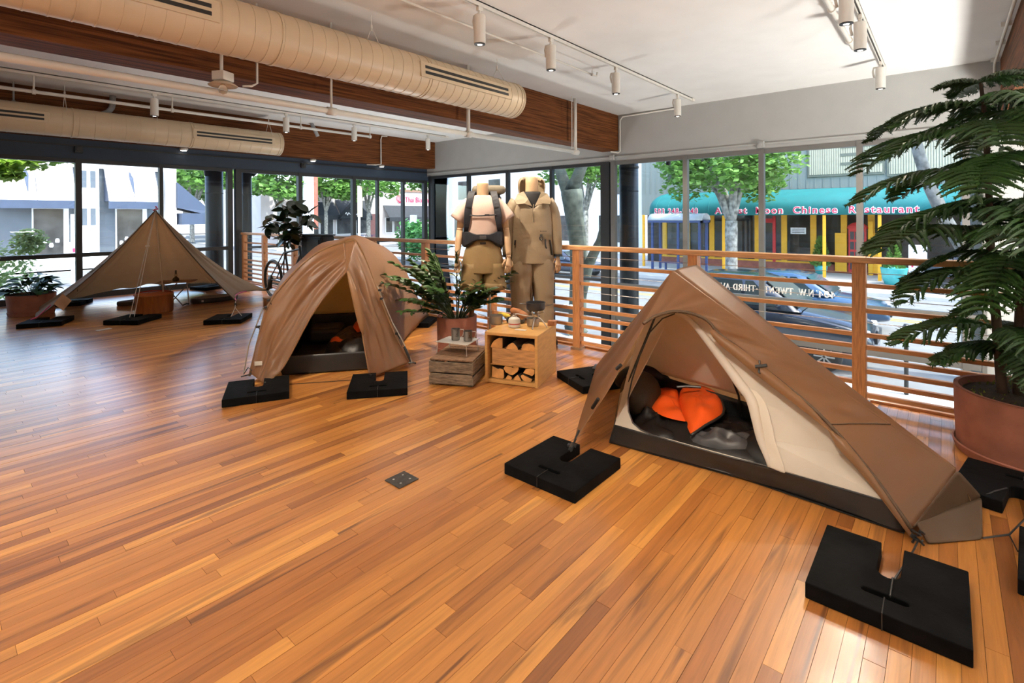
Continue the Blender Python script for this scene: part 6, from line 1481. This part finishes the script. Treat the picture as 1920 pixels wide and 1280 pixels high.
for q in ([(14, -.62, SZ), (14, -.5, 0), (14, .15, 1.6), (14, .55, 3.2), (14, .7, 5)], [(14.2, -.65, SZ), (14.2, -.7, .5), (14.2, -.75, 2), (14.2, -.6, 4.5)], [(14.1, -.75, SZ), (14.1, -1.0, 1), (14.1, -1.5, 3.2)]):
    MB().tube(smoothc(q, 10), [.17, .15, .14, .13, .125, .12, .11, .1, .09, .07], 10).build('trunk', M_bark2, tr2, smooth=True)
crown([((14, .5, 4.8), (1.4, 1.4, .9)), ((14, -1.2, 4.6), (1.4, 1.4, .9))], 1200, .2, 8, M_lf, tr2)
tree('vase shaped street tree seen above the rubber plant, left one', 25.7, 55, .25, 4.0, 10.8, 3.3, 2600, .6, 11, M_lf, 7, low=1.5)
tree('vase shaped street tree by the black shop awning', 31.7, 56.0, .22, 4.0, 10.8, 3.8, 3000, .6, 12, M_lf, 7, low=1.5)
tree('pale two stemmed street tree left of the flower logo shop', 36.2, 54.0, .26, 3.8, 11.5, 3.8, 2600, .55, 13, M_lf, 6, low=1.2)
tree('broad street tree right of the white corner building', 24.5, 78, .3, 4.2, 13, 6.5, 3200, .8, 14, M_lf, 8, low=2)
tree('far broad street tree down the left street', 33, 96, .3, 4, 14, 7.5, 2600, 1.0, 15, M_lf, 8, low=2)
tree('street tree near the corner shop with the flower logo', 43.5, 50.5, .2, 5.0, 10.5, 3.2, 1600, .5, 16, M_lf, 6)
tree('distant tree behind the white corner building', 18.5, 110, .3, 4, 14, 6, 1800, 1.0, 17, M_lf2, 7, low=2)
hd = thing('street_hedge', 'clipped green hedge outside behind the pink shirt mannequin', 'hedge', (22, 27, SZ))
crown([((22.5+k*.5, 26+k*1.2, SZ+1.4+.3*(k % 2)), (1.0, 1.0, 1.4)) for k in range(6)], 2600, .35, 21, M_lf2, hd)
sm_ = thing('street_tree', 'slender pale leaved young tree just outside the far left window', 'tree', (.95, 13.6, SZ))
MB().tube(smoothc([(.95, 13.6, SZ), (.9, 13.6, 0), (1.0, 13.6, 1.2), (.9, 13.6, 1.8)], 8), .03, 8).build('trunk', M_bark2, sm_, smooth=True)
crown([((.5, 13.7, .9), (.6, .5, .5)), ((1.1, 13.6, .5), (.55, .5, .5)), ((.9, 13.6, -.1), (.6, .5, .6)), ((.3, 13.7, .2), (.6, .5, .6)), ((1.45, 13.5, .95), (.28, .3, .25))], 3200, .085, 31, M_lf3, sm_)
mp_ = thing('street_tree', 'overhanging maple branch with yellow green leaves at the top left window', 'tree', (-1.2, 14.6, SZ))
MB().tube(smoothc([(-1.2, 14.6, SZ), (-1.2, 14.6, 1.5), (-.8, 14.5, 3.2), (.2, 14.4, 3.2), (1.9, 14.3, 2.75)], 10), [.12, .11, .10, .09, .08, .07, .06, .045, .03, .015], 8).build('trunk', M_bark2, mp_, smooth=True)
crown([((.9, 14.4, 2.55), (.6, .5, .32)), ((1.5, 14.4, 2.62), (.5, .5, .24)), ((2.1, 14.4, 2.72), (.45, .4, .14)), ((1.25, 14.4, 2.3), (.22, .3, .14)), ((.4, 14.4, 2.7), (.6, .5, .4))], 1500, .17, 32, pm('maple_leaf', (.28, .42, .06), .5, .35, 3, trans=.45), mp_)

# ---- white corner building across the left street
wb = thing('corner_building', 'white building with pale sloped awnings and dark tiled shop front, left', 'building', (8, 47, SZ))
M_wht = pm('stucco_white', (.80, .80, .80), .8, .03, 1); M_tile = pm('tile_slate', (.08, .10, .125), .5, .12, .8)
M_awn = pm('awning_cream', (.66, .60, .54), .8, .04, 2); M_val = pm('awning_navy', (.035, .055, .10), .7, .1, 2)
MB().span((-6, 47.6, SZ), (13.6, 56, 8.5)).build('main_wall', M_tile, wb)
for x0, x1 in ((7.45, 8.75), (12.9, 13.65), (1.9, 3.1)): MB().span((x0, 46.9, SZ), (x1, 47.7, 8.5)).build('white_pier', M_wht, wb)
MB().span((-6, 47.3, 5.05), (13.6, 47.7, 8.5)).build('fascia', M_wht, wb)
for x in (7.75, 8.25):
    for z0 in (3.6, .9): MB().span((x, 46.86, z0), (x+.3, 46.9, z0+1.2)).build('pier_slot', M_tile, wb)
for x0, x1 in ((3.3, 7.35), (9.1, 12.3)):
    a = MB().prism([Vector((x0, 47.3, 5.0)), Vector((x0, 45.9, 2.62)), Vector((x1, 45.9, 2.62)), Vector((x1, 47.3, 5.0))], (0, .05, .03)).build('awning', M_awn, wb)
    MB().span((x0, 45.88, 2.08), (x1, 45.93, 2.62)).build('valance', M_val, a)
    for x in (x0, (x0+x1)/2-.02, x1-.03): MB().prism([Vector((x, 47.3, 5.0)), Vector((x, 45.9, 2.62)), Vector((x, 47.3, 2.62))], (.05, 0, 0)).build('awning_side', M_val, a)
    MB().prism([Vector((x0+1.5, 47.28, 5.0)), Vector((x0+1.72, 46.9, 4.4)), Vector((x0+1.62, 46.1, 2.9)), Vector((x0+1.45, 46.9, 4.4))], (0, -.03, -.02)).build('awning_fold', M_val, a)
for x0, x1 in ((5.3, 6.85), (9.9, 11.5)):
    f = MB().span((x0-.08, 47.5, SZ+.5), (x1+.3, 47.6, 2.1)).build('shop_window', M_wht, wb)
    MB().span((x0, 47.46, SZ+.6), (x1, 47.5, 2.05)).build('pane', pm('shop_pane', (.06, .06, .06), .15, .6, .7), f)
    for k in range(4): MB().lathe((x0+.25+k*.32, 47.40, -.6+.3*(k % 2)), [(.10, 0), (.13, .12), (.09, .28), (.05, .3)], 10).build('display_jar', LW, f)
for z in np.arange(SZ+.5, 2.1, .45):
    MB().span((8.8, 47.58, z), (12.9, 47.605, z+.02)).build('tile_joint', pm('joint', (.14, .16, .18), .8), wb)
    MB().span((6.95, 47.58, z), (7.45, 47.605, z+.02)).build('tile_joint', MATS['joint'], wb)
MB().span((3, 46.4, SZ), (13.6, 47.0, SZ+.55)).build('planter_wall', M_wht, wb)
MB().span((2.8, 43, SZ-.1), (13.7, 46.4, SZ+.06)).build('forecourt', M_wht, wb)
ca = thing('corner_canopy', 'dark hanging shop canopy at the end of the white corner building', 'canopy', (14.5, 46.5, 2))
MB().prism([Vector((13.6, 46.5, 4.2)), Vector((16.0, 46.3, 1.9)), Vector((15.4, 46.3, 1.7)), Vector((13.6, 46.5, 2.2))], (0, 2.2, 0)).build('canopy_side', M_val, ca)
MB().span((13.8, 46.2, .85), (15.9, 48.6, 1.75)).build('canopy_drop', M_val, ca)
po = thing('street_sign', 'white pole with a small notice before the left shop window', 'sign', (5.0, 33, SZ))
MB().tube([(5.2, 33.5, SZ), (5.2, 33.5, 1.6)], .10, 10).build('pole', LW, po); MB().span((4.95, 33.3, -.75), (5.45, 33.45, .2)).build('notice', LW, po); MB().box((5.2, 33.28, -.2), (.12, .02, .2)).build('print', LR, po)

# ---- diagonal corner shops
db = thing('corner_shop', 'pale low shop row with black awnings across the junction', 'building', (40, 60, SZ))
M_pink_w = pm('stucco_pale', (.60, .55, .55), .85, .05, 1)
MB().span((26, 60.3, SZ), (54, 72, 5.0)).build('main_wall', M_pink_w, db)
MB().span((26, 60.1, 5.0), (54, 60.4, 5.35)).build('parapet', pm('parapet_brown', (.22, .13, .09), .8), db)
M_blk = pm('awning_black', (.022, .026, .032), .7, .15, 2)
for x0, x1, z0, z1 in ((30.5, 35.2, 1.6, 3.3), (35.4, 40.0, 1.5, 3.6), (42.8, 51.5, 1.3, 3.0)):
    a = MB().prism([Vector((x0, 60.3, z1)), Vector((x0, 58.8, z0)), Vector((x1, 58.8, z0)), Vector((x1, 60.3, z1))], (0, .06, .04)).build('awning', M_blk, db)
    MB().span((x0, 58.75, z0-.55), (x1, 58.82, z0+.02)).build('valance', M_blk, a)
gb = MB().prism([Vector((34.9, 58.3, 1.2)), Vector((39.6, 58.3, 1.2)), Vector((37.2, 58.3, 3.6))], (0, .8, 0)).build('awning_gable', M_blk, db)
MB().ell((36.7, 58.25, 2.5), (.34, .05, .34), 12).build('white_emblem', LW, gb)
s_ = MB(); p0 = [(35.6+.16*k, 58.2, 1.75+.14*math.sin(k*2.3)+.10*(k % 2)) for k in range(13)]; s_.tube(smoothc(p0, 40), .045, 5); s_.build('script_mark', LW, gb)
for k in range(12): MB().ell((41.3+k*.75, 60.0, 4.55), (.10, .10, .10), 8).build('string_bulb', pm('bulb_warm', (1, .55, .25), .4, 0, emit=2.5), db)
put_text('Thai Bloom!', 1.15, (46.6, 60.2, 3.5), (1, 0, 0), (0, -1, 0), 4.6, LR, db, 'lettering', .02)
fl = MB()
for a in (-.9, -.45, 0, .45, .9): fl.tube(smoothc([(45.6, 60.15, 3.35), (45.6+.55*math.sin(a)+.2*math.sin(a), 60.15, 3.9), (45.6+.45*math.sin(a), 60.15, 4.55)], 8), .05, 5)
fl.build('flower_logo', LR, db)
MB().span((40.2, 60.0, SZ), (42.0, 60.35, 1.8)).build('brown_door', pm('door_brown', (.14, .06, .06), .7), db)
for x0, x1 in ((31.0, 33.0), (33.3, 35.0), (35.6, 38.2), (38.5, 40.0), (43.2, 44.2), (44.6, 45.6), (46.2, 47.2), (48.0, 49.0), (49.6, 50.6)):
    f = MB().span((x0-.12, 60.15, SZ+1.0), (x1+.12, 60.3, 1.3)).build('window_frame', M_wht, db); MB().span((x0, 60.1, SZ+1.1), (x1, 60.15, 1.2)).build('pane', MATS['shop_pane'], f)
MB().span((30.5, 57.5, SZ+.85), (40.0, 57.56, SZ+.92)).span((30.5, 57.5, SZ+.1), (40.0, 57.56, SZ+.16)).build('patio_rail', M_navy, db)
for x in np.arange(30.5, 40.1, .95): MB().span((x, 57.5, SZ), (x+.06, 57.56, SZ+.92)).build('patio_post', M_navy, db)
for x, lab in ((33.6, 'tall pale banner pole by the black awnings'), (27.4, 'white and brick striped pole left of the rubber plant')):
    t = thing('street_pole', lab, 'pole', (x, 52, SZ)); MB().tube([(x, 52, SZ), (x, 52, 8 if x < 30 else 5)], .55 if x < 30 else .14, 10).build('pole', M_wht, t)
    if x < 30: MB().span((x+.5, 51.9, SZ+2), (x+1.05, 52.4, 8)).build('brick_strip', M_brick, t)
    else: MB().span((x-.3, 51.8, 1.4), (x+.3, 51.9, 5.0)).build('banner', pm('banner_cream', (.75, .62, .42), .7), t)
ws = thing('street_sign', 'white post box sign before the flower logo shop', 'sign', (43.0, 52, SZ)); MB().tube([(41.5, 52, SZ), (41.5, 52, 0)], .1, 8).build('post', LW, ws); MB().span((41.05, 51.8, -.4), (41.95, 52.1, 1.6)).build('panel', LW, ws)
# pale buildings closing the street ends
for (x0, y0, x1, y1, h, lab, m_) in ((39, 19, 50, 46, 7.5, 'bright white building behind the mannequins', M_wht), (14, 120, 60, 126, 9, 'pale far building closing the left street', M_pink_w), (34.5, -40, 50, -14.5, 9, 'grey building right of the restaurant', M_side2)):
    t = thing('far_building', lab, 'building', (x0, y0, SZ)); MB().span((x0, y0, SZ), (x1, y1, h)).build('wall', m_, t)
    if y1 < 60:
        for k in range(5):
            yy = y0+2+k*(y1-y0-4)/5; MB().span((x0-.05, yy, SZ+1), (x0, yy+2.2, 1.4)).build('window', MATS['shop_pane'], t)
            MB().span((x0-.05, yy, 3.2), (x0, yy+1.6, 5.2)).build('window', MATS['shop_pane'], t)
    else:
        for k in range(8): MB().span((x0+2+k*5, y0-.05, 2), (x0+4+k*5, y0, 5)).build('window', MATS['shop_pane'], t)
    MB().span((x0-.2, y0-.2, h), (x1+.2, y1+.2, h+.3)).build('parapet', M_wht, t)
# round columns outside the glass; the slim shaft imitates a column's reflection
for (x, y, r_, m_, lab) in ((10.02, 5.22, .20, M_frame_dark, 'dark round column outside the glass at the end of the nearer beam'), (4.18, 11.95, .17, M_frame_dark, 'dark round column outside the left glass behind the tarp wing'), (4.82, 11.9, .11, M_frame_dark, 'slim dark shaft right of the thicker column, standing for a reflection in the glass'), (10.1, -.42, .26, pm('column_grey', (.40, .41, .42), .5, .05), 'grey round column outside the glass behind the tall pine')):
    t = thing('round_column', lab, 'column', (x, y, SZ)); MB().tube([(x, y, SZ), (x, y, CZ)], r_, 24).build('shaft', m_, t, smooth=True, bev=0); MB().tube([(x, y, 2.40), (x, y, 2.44)], r_+.012, 24).tube([(x, y, 1.9), (x, y, 1.915)], r_+.006, 24).build('band', m_, t)
# roof overhang and outdoor floodlights
MB().span((-4.2, YW+.3, CZ-.3), (XW+.9, YW+1.2, CZ)).span((XW+.25, -6.2, CZ-.3), (XW+.9, YW+1.2, CZ)).build('roof_overhang', M_frame_dark, kind='structure')
for (x, y, lab, dv) in ((3.95, 11.75, 'small black floodlight under the eaves beyond the left glass', (.05, .1, -.2)), (5.05, 11.8, 'small floodlight under the eaves above the railing end', (-.1, .1, -.15)), (9.95, 4.28, 'black floodlight hanging outside near the restaurant window', (.06, .05, -.2)), (9.1, 11.8, 'small floodlight outside near the window corner', (.1, .1, -.15))):
    t = thing('floodlight', lab, 'light', (x, y, 2.45)); z = 2.48 if y > 9 else 2.62
    MB().tube([(x, y, CZ-.3), (x, y, z)], .012, 6).build('stem', M_blackm, t); MB().tube([(x, y, z), (x+dv[0], y+dv[1], z+dv[2])], .045, 12).build('head', M_blackm, t)
